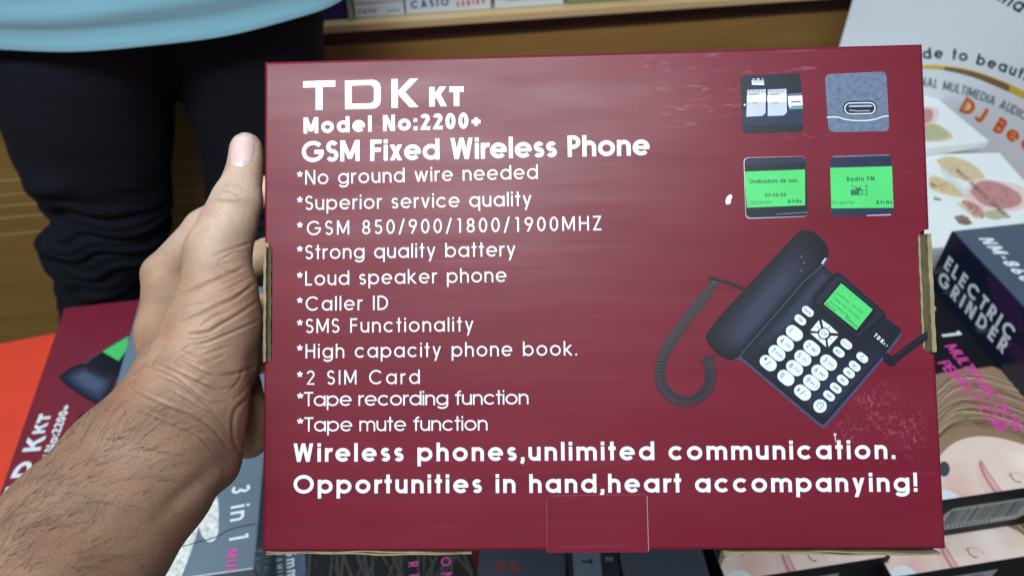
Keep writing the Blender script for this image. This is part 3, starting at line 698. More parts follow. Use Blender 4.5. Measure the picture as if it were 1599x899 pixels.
FP.text('Grabadora de son..', Z4(130, 330), Z4(625, 318), 6.4, .2, m_gink); FP.text('00:00:00', Z4(288, 466), Z4(494, 460), 5.8, .2, m_gink)
FP.text('Opciones', Z4(134, 540), Z4(348, 530), 6.2, .17, m_gink2); FP.text('Atrás', Z4(510, 528), Z4(652, 520), 6.2, .2, m_gink)
FP.build('green_screen', s1)
FP.z = .00003
FP.poly(rrect(zp(Z4, [(936, 58), (1545, 40), (1568, 644), (950, 660)]), 8), m_pnavy); FP.poly(zp(Z4, [(965, 56), (1520, 40), (1532, 52), (960, 70)]), m_pgrey); FP.poly(zp(Z4, [(1300, 646), (1545, 636), (1540, 646), (1300, 654)]), m_psilv)
s2 = FP.build('radio_picture', carton)
FP.poly(zp(Z4, [(936, 174), (1552, 158), (1568, 572), (948, 578)]), m_grn)
FP.text('Radio FM', Z4(1104, 308), Z4(1378, 302), 6.8, .2, m_gink); FP.text('Aceptar', Z4(956, 540), Z4(1180, 536), 6.2, .18, m_gink2); FP.text('Atrás', Z4(1394, 538), Z4(1556, 534), 6.4, .2, m_gink)
FP.poly(zp(Z4, [(1142, 392), (1262, 388), (1262, 444), (1144, 446)]), m_gink); FP.poly(zp(Z4, [(1226, 402), (1254, 401), (1254, 436), (1226, 438)]), m_grn)
for k in range(3): FP.poly(zp(Z4, [(1150, 404 + k * 13), (1216, 402 + k * 13), (1216, 406 + k * 13), (1150, 408 + k * 13)]), m_gink2)
FP.line(zp(Z4, [(1145, 352), (1180, 366), (1205, 372)]), 1, m_gink); FP.poly(zp(Z4, [(1195, 376), (1240, 372), (1240, 386), (1195, 388)]), m_gink); FP.line(zp(Z4, [(1235, 370), (1246, 354)]), 1, m_gink)
for yy in (362, 402, 438): FP.line(zp(Z4, [(1310, yy - 12), (1290, yy - 10), (1290, yy + 6), (1312, yy + 6)]), .9, m_gink)
FP.build('green_screen', s2)

# ---- the telephone picture
def Z1(zx, zy): return (1000 + zx * 480 / 1233, 340 + zy * 480 / 1233)
def Z6(zx, zy): return (1160 + zx * 240 / 1136, 480 + zy * 240 / 1136)
m_ph = mat('print_phone_navy', (31, 35, 52), .4, spec=.28, var=.12, vscale=40); m_phd = mat('print_phone_dark', (17, 20, 32), .4, spec=.28, var=.1, vscale=40); m_phl = mat('print_phone_light', (60, 66, 94), .4, spec=.28)
m_phm = mat('print_phone_mid', (22, 25, 38), .4, spec=.28, var=.1, vscale=40); m_key = mat('print_key', (206, 214, 224), .4, spec=.28); m_kink = mat('print_key_ink', (44, 54, 70), .4); m_keyd = mat('print_key_rim', (9, 10, 18), .4)
base = [(735, 192), (775, 226), (790, 217), (805, 224), (975, 374), (985, 402), (1040, 442), (1050, 462), (1040, 482), (985, 555), (748, 832), (732, 841), (714, 831), (395, 562), (410, 540), (690, 220)]
FP.z = .00003
FP.poly(zp(Z1, base), m_phm)
FP.poly(zp(Z1, [(714, 831), (732, 841), (748, 832), (985, 555), (1040, 482), (1050, 462), (1044, 460), (978, 548), (742, 822), (731, 829), (716, 820), (402, 556), (395, 562)]), m_phl)
tp = FP.build('telephone_picture', carton)
# subtle tone of the printed base top
nested(zp(Z1, [(700, 232), (735, 196), (776, 230), (694, 318), (700, 344), (640, 420), (450, 560), (415, 545)]), zp(Z1, [(720, 240), (735, 225), (745, 240), (690, 300), (670, 340), (600, 420), (560, 450), (560, 430)]), (24, 27, 41), (44, 49, 69), 6)
nested(zp(Z1, [(640, 430), (870, 500), (1035, 465), (975, 552), (735, 822), (450, 580)]), zp(Z1, [(740, 690), (830, 650), (860, 640), (800, 720), (740, 790), (690, 750)]), (22, 25, 38), (40, 44, 64), 7)
FP.build('base_panel', tp)
FP.poly(zp(Z1, [(780, 222), (800, 228), (975, 378), (982, 396), (878, 487), (862, 484), (695, 344), (688, 322)]), m_phd)
FP.poly(zp(Z1, [(790, 230), (802, 236), (972, 382), (974, 390), (878, 476), (866, 474), (708, 342), (704, 328)]), m_ph); FP.poly(zp(Z1, [(802, 250), (944, 366), (944, 378), (870, 464), (858, 460), (722, 346)]), m_phd)
FP.poly(rrect(zp(Z1, [(805, 262), (932, 368), (866, 450), (735, 345)]), 1.2), m_grn)
for s, a, c, cap in (('2200', (806, 286), (862, 330), 3.6), ('Conectar tarjeta', (784, 302), (886, 382), 3.2), ('Conectar tarjeta', (772, 322), (872, 402), 3.2), ('0123456789', (760, 340), (836, 402), 3.2), ('Menu', (744, 346), (778, 374), 3.2), ('Nombres', (820, 400), (866, 440), 3.2)):
    FP.text(s, Z1(*a), Z1(*c), cap, .2, m_gink2 if s == '2200' else m_gink)
FP.build('screen', tp)
ANG = 39; ZK = FP.z
def key(cx, cy, L, W, s, sc, off=(0, 0), Zf=Z1):
    FP.z = ZK
    FP.poly(pill(*Z1(cx + 2, cy + 3), L * .3893 * 1.06, W * .3893 * 1.1, ANG), m_keyd); FP.poly(pill(*Z1(cx, cy), L * .3893, W * .3893, ANG), m_key)
    c, sn = math.cos(math.radians(ANG)), math.sin(math.radians(ANG))
    for t_, dx, wd, cap in s:
        x0, x1 = dx - wd / 2, dx + wd / 2; yo = cap / .3893 / 2
        FP.text(t_, Z1(cx + x0 * c - yo * sn, cy + x0 * sn + yo * c), Z1(cx + x1 * c - yo * sn, cy + x1 * sn + yo * c), cap, .13, m_kink)
for cx, cy, s in ((671, 375, 'Menu'), (641, 409, 'FM'), (825, 506, 'Exit'), (795, 538, 'REC'), (859, 594, 'M1'), (836, 621, 'M2'), (811, 650, 'M3'), (783, 682, 'SMS'), (756, 713, 'SMS')):
    key(cx, cy, 52, 31, [(s, 0, 9 * len(s), 4.6)], 1)
key(889, 560, 52, 31, [], 1); FP.line(ell(*Z1(890, 561), 3, 3, 14)[2:13], .8, m_kink); FP.line([Z1(890, 558), Z1(895, 551)], .8, m_kink)
for cx, cy, d, s in ((617, 462, '1', ''), (581, 503, '4', 'GHI'), (547, 542, '7', 'PQRS'), (687, 522, '2', 'ABC'), (651, 562, '5', 'JKL'), (618, 602, '8', 'TUV'), (583, 641, '0', ''), (754, 580, '3', 'DEF'), (719, 620, '6', 'MNO'), (686, 660, '9', 'WXYZ')):
    key(cx, cy, 74, 50, [(d, -17, 13, 8)] + ([(s, 12, 8.6 * len(s), 4.2)] if s else []), 1)
key(512, 582, 74, 50, [('*', -17, 16, 12), ('/', 2, 12, 9), ('.', 18, 4, 9)], 1); key(650, 700, 74, 50, [('#', -17, 16, 7), ('/', 1, 12, 9), ('-', 18, 12, 7)], 1)
FP.poly(ell(*Z1(722, 757), 11, 11), m_keyd); FP.poly(ell(*Z1(720, 754), 10.5, 10.5), m_key)
FP.line(zp(Z1, [(706, 752), (716, 738), (728, 760), (722, 764), (722, 772), (706, 752)]), .9, m_kink); FP.line(zp(Z1, [(720, 740), (734, 742), (732, 756)]), .9, m_kink)
for seg in ([(560, 93), (576, 150), (548, 176), (497, 170)], [(580, 88), (640, 130), (704, 190), (648, 186), (594, 148)], [(498, 190), (552, 190), (575, 224), (610, 240), (614, 291)], [(704, 212), (650, 208), (624, 238), (632, 291)]):
    FP.poly(zp(Z6, seg), m_key)
for p in ((552, 147), (640, 147), (562, 234), (648, 231)): FP.poly(ell(*Z6(*p), 1.1, 1.1, 10), m_kink)
FP.poly(ell(*Z6(598, 191), 9.4, 9.4), m_keyd); FP.poly(ell(*Z6(598, 191), 7.6, 7.6), m_key)
FP.text('OK', Z6(574, 186), Z6(612, 216), 5.2, .14, m_kink)
FP.build('keypad', tp)
FP.text('TDK', Z1(934, 474), Z1(968, 504), 6.4, .22, m_white); FP.text('KT', Z1(972, 506), Z1(986, 518), 3.4, .2, m_white); FP.build('brand_mark', tp)
FP.poly(zp(Z1, [(972, 548), (990, 540), (1005, 556), (1150, 452), (1152, 484), (1028, 578), (1018, 592), (1002, 596), (975, 574)]), m_phd); FP.line(zp(Z1, [(1012, 562), (1150, 466)]), 1.6, m_ph)
FP.build('antenna', tp)
hs = [(655, 48), (690, 55), (725, 80), (748, 110), (757, 140), (752, 162), (735, 185), (705, 212), (686, 240), (655, 260), (420, 530), (397, 563), (375, 573), (330, 560), (290, 530), (268, 500), (260, 480), (265, 460), (330, 380), (620, 70), (638, 52)]
nested(zp(Z1, hs), zp(Z1, [(560, 240), (590, 235), (570, 290), (470, 420), (400, 490), (380, 470), (420, 400), (490, 310)]), (13, 15, 23), (46, 51, 72), 9)
FP.line(zp(Z1, [(752, 164), (735, 186), (655, 256), (412, 536), (394, 562), (374, 571)]), 1.8, m_phl)
FP.poly(zp(Z1, [(724, 182), (740, 160), (746, 164), (730, 188)]), m_psilv)
FP.poly(zp(Z1, [(690, 236), (720, 205), (728, 210), (700, 240), (668, 252)]), m_keyd)
for p in ((645, 155), (654, 180), (645, 212)): FP.poly(ell(*Z1(*p), .7, .7, 8), m_psilv)
FP.build('handset', tp)
cl = spline([(300, 255), (255, 320), (190, 400), (120, 500), (85, 570), (78, 640), (105, 700), (165, 735), (225, 725), (268, 685), (282, 630), (272, 585), (255, 572)], 14)
FP.line(zp(Z1, [(416, 284), (360, 262), (318, 250), (285, 240), (276, 246), (292, 258)]), 4.2, m_phd)
L_ = [0]
for i in range(1, len(cl)): L_.append(L_[-1] + math.hypot(cl[i][0] - cl[i - 1][0], cl[i][1] - cl[i - 1][1]))
nr = 62
for k in range(nr):
    s_ = L_[-1] * (k + .5) / nr; x = float(np.interp(s_, L_, [p[0] for p in cl])); y = float(np.interp(s_, L_, [p[1] for p in cl]))
    x2 = float(np.interp(s_ + 3, L_, [p[0] for p in cl])); y2 = float(np.interp(s_ + 3, L_, [p[1] for p in cl])); l = math.hypot(x2 - x, y2 - y) or 1; tx, ty = (x2 - x) / l, (y2 - y) / l
    nx_, ny_ = -ty, tx; wd = 22 if s_ > 60 else 16
    p0 = (x - nx_ * wd - tx * 5, y - ny_ * wd - ty * 5); p1 = (x + nx_ * wd + tx * 5, y + ny_ * wd + ty * 5)
    FP.line(zp(Z1, [p0, p1]), 4.2, m_keyd)
    p0 = (x - nx_ * wd * .2 - tx * 6, y - ny_ * wd * .2 - ty * 6); p1 = (x + nx_ * wd * .75 + tx * 1, y + ny_ * wd * .75 + ty * 1)
    FP.line(zp(Z1, [p0, p1]), .8, m_phl)
FP.line(zp(Z1, [(242, 576), (262, 566), (276, 566), (298, 546)]), 5, m_keyd)
FP.build('coiled_cord', tp)

# ================================================================ THE HAND AND FOREARM
def skin():
    m = bpy.data.materials.new('skin'); m.use_nodes = True; n = m.node_tree.nodes; L = m.node_tree.links; p = n['Principled BSDF']
    at_ = n.new('ShaderNodeAttribute'); at_.attribute_name = 'tone'; t = n.new('ShaderNodeTexCoord')
    z = n.new('ShaderNodeTexNoise'); z.inputs['Scale'].default_value = 55; z.inputs['Detail'].default_value = 7; L.new(t.outputs['Object'], z.inputs['Vector'])
    r = n.new('ShaderNodeMapRange'); r.inputs[1].default_value = .3; r.inputs[2].default_value = .7; r.inputs[3].default_value = .80; r.inputs[4].default_value = 1.16; L.new(z.outputs[0], r.inputs[0])
    z2 = n.new('ShaderNodeTexNoise'); z2.inputs['Scale'].default_value = 900; z2.inputs['Detail'].default_value = 2; L.new(t.outputs['Object'], z2.inputs['Vector'])
    r2 = n.new('ShaderNodeMapRange'); r2.inputs[1].default_value = .3; r2.inputs[2].default_value = .7; r2.inputs[3].default_value = .9; r2.inputs[4].default_value = 1.08; L.new(z2.outputs[0], r2.inputs[0])
    k = n.new('ShaderNodeMath'); k.operation = 'MULTIPLY'; L.new(r.outputs[0], k.inputs[0]); L.new(r2.outputs[0], k.inputs[1])
    v = n.new('ShaderNodeVectorMath'); v.operation = 'SCALE'; L.new(k.outputs[0], v.inputs['Scale']); L.new(v.outputs[0], p.inputs['Base Color'])
    z3 = n.new('ShaderNodeTexNoise'); z3.inputs['Scale'].default_value = 34; z3.inputs['Detail'].default_value = 5; L.new(t.outputs['Object'], z3.inputs['Vector'])
    r3 = n.new('ShaderNodeMapRange'); r3.inputs[1].default_value = .48; r3.inputs[2].default_value = .72; r3.inputs[3].default_value = 0; r3.inputs[4].default_value = .38; L.new(z3.outputs[0], r3.inputs[0])
    mxr = n.new('ShaderNodeMix'); mxr.data_type = 'RGBA'; mxr.blend_type = 'MULTIPLY'; mxr.inputs['B'].default_value = (1.0, .72, .66, 1); L.new(r3.outputs[0], mxr.inputs['Factor']); L.new(at_.outputs['Color'], mxr.inputs['A']); L.new(mxr.outputs['Result'], v.inputs[0])
    p.inputs['Roughness'].default_value = .5; p.inputs['Subsurface Weight'].default_value = .12; p.inputs['Subsurface Radius'].default_value = (1, .35, .2); p.inputs['Subsurface Scale'].default_value = .003
    vo = n.new('ShaderNodeTexVoronoi'); vo.inputs['Scale'].default_value = 1900; L.new(t.outputs['Object'], vo.inputs['Vector'])
    b1 = n.new('ShaderNodeBump'); b1.inputs['Strength'].default_value = .4; b1.inputs['Distance'].default_value = .0003; L.new(vo.outputs['Distance'], b1.inputs['Height'])
    b2 = n.new('ShaderNodeBump'); b2.inputs['Strength'].default_value = .2; b2.inputs['Distance'].default_value = .001; L.new(z.outputs[0], b2.inputs['Height']); L.new(b1.outputs[0], b2.inputs['Normal'])
    L.new(b2.outputs[0], p.inputs['Normal'])
    return m
m_skin = skin()
HC = [
 {'p': [(-75, 1090, .270, 176), (132, 840, .322, 129), (217, 737, .343, 116), (284, 644, .362, 92)], 'k': .008, 'sq': 1.15},
 {'p': [(284, 644, .362, 92), (296, 590, .374, 80)], 'k': .010, 'sq': 1.1},
 {'p': [(296, 610, .376, 76), (262, 520, .405, 42), (254, 428, .430, 31)], 'k': .010},
 {'p': [(300, 620, .392, 70), (270, 540, .432, 42), (262, 488, .444, 30)], 'k': .010},
 {'p': [(310, 640, .395, 62), (285, 590, .440, 40), (268, 545, .449, 30)], 'k': .010},
 {'p': [(330, 650, .395, 58), (318, 625, .435, 40), (290, 602, .446, 30)], 'k': .010},
 {'p': [(345, 560, .405, 55), (330, 470, .425, 45)], 'k': .010},
 {'p': [(306, 592, .370, 72), (332, 505, .374, 66), (345, 455, .376, 56)], 'k': .008},
 {'p': [(372, 500, .384, 33), (372, 572, .386, 34)], 'k': .008},
 {'p': [(338, 440, .377, 54), (340, 395, .380, 49), (356, 352, .382, 43)], 'k': .004},
 {'p': [(356, 352, .382, 43), (370, 314, .383, 38), (380, 276, .386, 28), (384, 250, .388, 25), (384.5, 232, .389, 25.5)], 'k': .003},
 {'p': [(326, 650, .378, 46), (322, 692, .375, 48), (310, 708, .366, 68)], 'k': .008},
 {'p': [(372, 596, .398, 34), (384, 646, .405, 33), (387, 683, .407, 33)], 'k': .003},
 {'p': [(254, 428, .430, 31), (318, 356, .452, 28), (398, 300, .4655, 25)], 'k': .0035},
 {'p': [(398, 300, .4655, 25), (470, 296, .466, 23), (525, 318, .463, 21)], 'k': .003},
 {'p': [(262, 488, .444, 30), (335, 432, .464, 28), (420, 396, .467, 25), (505, 398, .466, 23), (560, 420, .4635, 20)], 'k': .003},
 {'p': [(268, 545, .449, 30), (345, 505, .466, 27), (425, 480, .467, 25), (505, 484, .466, 22), (550, 505, .463, 19)], 'k': .003},
 {'p': [(290, 602, .446, 30), (352, 575, .462, 25), (425, 556, .465, 22), (490, 560, .464, 19), (522, 574, .4615, 17)], 'k': .003},
]
V, Q = cam_solid(HC, .0018)
hand = np_mesh('person', V, Q, m_skin, sub=2, smooth_it=3)
tag(hand, 'bare hairy left forearm and hand gripping the left side of the maroon carton, thumb up', 'person')
V, N = get_vn(hand.data); X, Y, D = np_px(V)
view = V - np.array(CAM); view /= np.linalg.norm(view, axis=1)[:, None]; facing = np.clip(-(N * view).sum(1) * 2.5, 0, 1)
def h3(zx, zy): return (200 + zx / 3, 180 + zy / 3)
def h4(zx, zy): return (200 + zx / 3, 440 + zy / 3)
CR = []
def crs(Zf, pts, wpx, dep): CR.append((spline([Zf(*p) for p in pts], 6), wpx * .95, dep * 1.12))
crs(h3, [(425, 352), (480, 360), (535, 374)], 2.2, .5); crs(h3, [(396, 398), (450, 402), (520, 412)], 2.4, .55); crs(h3, [(440, 330), (500, 322), (550, 332)], 2, .25)
crs(h3, [(570, 598), (500, 622), (400, 655)], 2.4, .55); crs(h3, [(545, 645), (500, 640), (420, 690)], 2, .35); crs(h3, [(520, 690), (480, 690), (420, 700), (380, 720)], 2, .4)
crs(h3, [(545, 712), (440, 758), (330, 800), (240, 832)], 2.8, .9); crs(h3, [(525, 725), (460, 735), (380, 740)], 2, .4); crs(h3, [(600, 785), (500, 852), (400, 890)], 2.4, .6); crs(h3, [(570, 760), (460, 815), (340, 850)], 2, .4)
crs(h4, [(575, 18), (500, 80), (400, 122), (300, 166), (240, 190)], 2.6, .8); crs(h4, [(540, 20), (440, 60), (340, 90), (250, 110)], 2.2, .4)
crs(h4, [(605, 92), (520, 150), (430, 202), (370, 236), (280, 247)], 2.8, 1.0); crs(h4, [(470, 140), (400, 165), (330, 215)], 2, .4)
crs(h4, [(610, 182), (520, 222), (400, 272), (300, 300)], 2.4, .7); crs(h4, [(420, 240), (340, 268), (270, 270)], 2, .4)
crs(h4, [(594, 395), (500, 430), (405, 432), (330, 402), (260, 362)], 2.4, .7); crs(h4, [(480, 300), (400, 325), (330, 345), (250, 310)], 2.2, .5); crs(h4, [(450, 345), (380, 372), (320, 372), (250, 340)], 2.2, .5)
crs(h4, [(500, 488), (420, 502), (350, 470), (230, 412), (120, 368)], 2.4, .7); crs(h4, [(470, 560), (385, 560), (300, 500), (200, 430), (60, 380)], 2.4, .6); crs(h4, [(440, 640), (330, 542), (230, 470), (130, 430)], 2.2, .5)
crs(h4, [(462, 772), (400, 690), (300, 622), (150, 560), (20, 498)], 2.6, .7); crs(h4, [(470, 700), (400, 620), (300, 560), (180, 490)], 2, .4); crs(h4, [(400, 800), (330, 720), (200, 660), (60, 600)], 2.2, .35)
crs(h4, [(618, 380), (604, 455), (562, 540), (505, 600), (490, 690), (505, 765), (530, 810)], 3.0, .75); crs(h4, [(540, 400), (520, 460), (470, 520)], 2.2, .4); crs(h4, [(590, 430), (560, 490), (500, 550)], 2.2, .4)
dsp = np.zeros(len(V)); wide = np.zeros(len(V))
for pts, wpx, dep in CR:
    P_ = np.array(pts); best = np.full(len(V), 1e9); tt = np.zeros(len(V))
    x0, y0 = P_.min(0) - 14; x1, y1 = P_.max(0) + 14; s = np.where((X > x0) & (X < x1) & (Y > y0) & (Y < y1) & (facing > 0) & (D < .43))[0]
    if len(s) == 0: continue
    xs, ys = X[s], Y[s]; bs = np.full(len(s), 1e9); ts = np.zeros(len(s))
    for i in range(len(P_) - 1):
        a, c = P_[i], P_[i + 1]; d = c - a; t_ = np.clip(((xs - a[0]) * d[0] + (ys - a[1]) * d[1]) / (d @ d + 1e-9), 0, 1)
        dd = (xs - a[0] - t_ * d[0]) ** 2 + (ys - a[1] - t_ * d[1]) ** 2; m = dd < bs; bs[m] = dd[m]; ts[m] = (i + t_[m]) / (len(P_) - 1)
    tap = np.sin(np.pi * np.clip(ts * .92 + .04, 0, 1)) ** .6
    dsp[s] += dep * tap * (-np.exp(-bs / wpx ** 2) + .30 * np.exp(-(np.sqrt(bs) - 2.4 * wpx) ** 2 / (1.3 * wpx) ** 2))
# fine cross wrinkles over the wrist side of the thumb pad
wr = np.exp(-((X - 300) / 85) ** 2 - ((Y - 590) / 55) ** 2); al = (X * .55 + Y * .84)
dsp += wr * .15 * np.sin(al / 3.6 + 1.2 * np.sin(X / 17) + .8 * np.sin(Y / 13))
V = V + N * (dsp * .00062 * facing)[:, None]
# tendons and the bone at the wrist
V = V + N * (.0022 * np.exp(-((X - 352) / 26) ** 2 - ((Y - 742) / 22) ** 2) * facing)[:, None]
V = V - N * (.0016 * np.exp(-(((X - 300) * .76 + (Y - 760) * -.65) / 60) ** 2 - (((X - 300) * .65 + (Y - 760) * .76) / 14) ** 2) * facing)[:, None]
hand.data.vertices.foreach_set('co', V.ravel()); hand.data.update()
# natural tone: paler thumb and palm, tanner forearm; plus painted crease shade
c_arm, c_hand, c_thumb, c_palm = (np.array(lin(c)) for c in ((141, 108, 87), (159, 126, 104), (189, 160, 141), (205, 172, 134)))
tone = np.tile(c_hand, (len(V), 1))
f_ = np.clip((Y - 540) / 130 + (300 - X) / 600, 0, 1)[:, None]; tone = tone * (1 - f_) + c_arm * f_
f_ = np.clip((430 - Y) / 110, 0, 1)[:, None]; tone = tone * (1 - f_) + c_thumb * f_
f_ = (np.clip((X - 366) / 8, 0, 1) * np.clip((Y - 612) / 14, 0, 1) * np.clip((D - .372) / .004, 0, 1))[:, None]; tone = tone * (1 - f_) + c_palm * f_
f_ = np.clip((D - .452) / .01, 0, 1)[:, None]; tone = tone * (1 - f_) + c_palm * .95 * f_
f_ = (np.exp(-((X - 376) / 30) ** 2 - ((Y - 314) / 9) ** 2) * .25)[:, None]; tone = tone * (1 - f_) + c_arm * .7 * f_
f_ = np.clip(-dsp * .42, 0, .45)[:, None] * facing[:, None]; tone = tone * (1 - f_) + np.array(lin((112, 66, 50))) * f_  # shade in the creases, mixed into the skin colour
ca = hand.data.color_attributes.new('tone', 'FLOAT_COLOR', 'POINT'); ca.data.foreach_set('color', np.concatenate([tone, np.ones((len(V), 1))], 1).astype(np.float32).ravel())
bvh = BVHTree.FromPolygons([tuple(v) for v in V.tolist()], [tuple(p.vertices) for p in hand.data.polygons])
def hit(x, y):
    d = ray(x, y).normalized(); r = bvh.ray_cast(CAM, d); return r
# thumb nail: a curved plate lying on the thumb tip
nl = [(361.5, 222), (360.4, 240), (360.6, 256), (366, 259), (378, 259.5), (388, 258), (394, 249), (397.5, 236), (397.5, 222), (392, 211), (382, 207.8), (371, 209.5)]
cxn, cyn = 379, 235; vs, fs = [], []; nr_, na_ = 7, 48
ring = resamp(nl, na_)
for j in range(nr_ + 1):
    for i in range(na_):
        q = j / nr_; x = cxn + (ring[i][0] - cxn) * q; y = cyn + (ring[i][1] - cyn) * q
        h_ = hit(x, y)
        if h_[0] is None: h_ = hit(cxn + (x - cxn) * .9, cyn + (y - cyn) * .9)
        lift = .00055 * (1 - q ** 4) + .00006
        vs.append(h_[0] + h_[1] * lift)
for j in range(nr_):
    for i in range(na_): fs.append((j * na_ + i, j * na_ + (i + 1) % na_, (j + 1) * na_ + (i + 1) % na_, (j + 1) * na_ + i))
m_nail = mat('thumb_nail', (206, 176, 172), .28, coat=.3, var=.08, vscale=160)
nail = mesh_obj('thumbnail', vs, fs, m_nail, hand, smooth=True)
# forearm hair
hv, hf = [], []
m_hair = mat('dark_body_hair', (34, 26, 22), .5)
def add_hair(P, r):
    b0 = len(hv); n_ = len(P)
    for i, p in enumerate(P):
        t = (P[min(i + 1, n_ - 1)] - P[max(i - 1, 0)]).normalized(); a = t.orthogonal().normalized(); c = t.cross(a); rr = r * (1 - .75 * i / (n_ - 1))
        for k in range(3):
            an = k * 2.094; hv.append(p + a * (rr * math.cos(an)) + c * (rr * math.sin(an)))
    for i in range(n_ - 1):
        for k in range(3): hf.append((b0 + i * 3 + k, b0 + i * 3 + (k + 1) % 3, b0 + (i + 1) * 3 + (k + 1) % 3, b0 + (i + 1) * 3 + k))
armdir = (at(300, 640, .362) - at(100, 860, .315)).normalized()
cnt = 0
while cnt < 330:
    x, y = random.uniform(-20, 330), random.uniform(530, 915)
    e = (x - 130) * .689 + (y - 838) * .725          # across the arm, - is the upper left edge
    if random.random() < np.clip((e + 60) / 130, 0, .95): continue
    if y < 640 and random.random() < .82: continue
    h_ = hit(x, y)
    if h_[0] is None or (h_[0] - CAM).dot(FW) > .42: continue
    p, nn_ = h_[0], h_[1]; side = nn_.cross(armdir).normalized()
    d = (armdir * random.uniform(.3, 1.1) - side * random.uniform(.0, .75) + nn_ * random.uniform(.25, .6)).normalized()
    Lh = random.uniform(.007, .019); curl = side * random.uniform(-.9, .9) + armdir * random.uniform(-.7, .5); P_ = [p]
    for i in range(7):
        d = (d + curl * .16 - nn_ * .06).normalized(); q = P_[-1] + d * Lh / 7
        nr2 = bvh.find_nearest(q)
        if (q - nr2[0]).dot(nr2[1]) < .0002: q = nr2[0] + nr2[1] * .0003
        P_.append(q)
    add_hair(P_, random.uniform(.00005, .00009)); cnt += 1
ah = mesh_obj('arm_hair', hv, hf, m_hair, hand); ah['kind'] = 'stuff'

# ================================================================ PRODUCT BOXES ON THE TABLE
m_bk = mat('charcoal_print', (62, 70, 80), .32, coat=.3, var=.12, vscale=14); m_bkd = mat('black_print', (16, 18, 24), .55, spec=.25); m_pink = mat('pink_ink', (214, 70, 160), .35, coat=.2)
m_skinp = mat('print_face', (228, 206, 196), .35, coat=.3, var=.05, vscale=18); m_skinp2 = mat('print_face_rose', (222, 190, 182), .35, coat=.3); m_lip = mat('print_lip', (204, 150, 156), .35, coat=.3); m_lipd = mat('print_lip_line', (150, 96, 102), .35)
hairs = [mat('print_hair_' + n, c, .35, coat=.3) for n, c in (('tan', (150, 122, 98)), ('brown', (106, 82, 66)), ('blond', (188, 164, 138)), ('umber', (92, 74, 62)))]
m_lab = mat('barcode_label', (168, 172, 174), .5)
v_txt = Vector((.165, -.986, 0)).normalized(); u_txt = Vector((.986, .165, 0)).normalized()
def flat_box(name, near_right, X_, L, W, z, hgt, body, label, cat, group=None, bev=.0015, ):
    """a box lying flat; local x along X_ (reading direction), y to the right, origin at far left top corner"""
    X_ = X_.normalized(); Yv = Vector((-X_.y, X_.x, 0))
    o = near_right - X_ * L - Yv * W; o = Vector((o.x, o.y, z))
    mw = frame(o, X_, Yv); t = tag(empty(name, mw), label, cat, group)
    bm_obj('carton', box_bm(0, L, 0, W, -hgt, 0, bev), body, t)
    return t, mw
def isect(p, d, q, e):
    den = d.x * e.y - d.y * e.x; s = ((q.x - p.x) * e.y - (q.y - p.y) * e.x) / den; return p + d * s
ZR1 = .76
eR = onz(1478, 781, ZR1); eD = (onz(1599, 763, ZR1) - eR).normalized(); vR = Vector((eD.y, -eD.x, 0))
cornR = isect(eR, eD, onz(1568, 575, ZR1), vR)
CL, CW, CH = .36, .165, .068
GRP = 'hair curler boxes on the table'
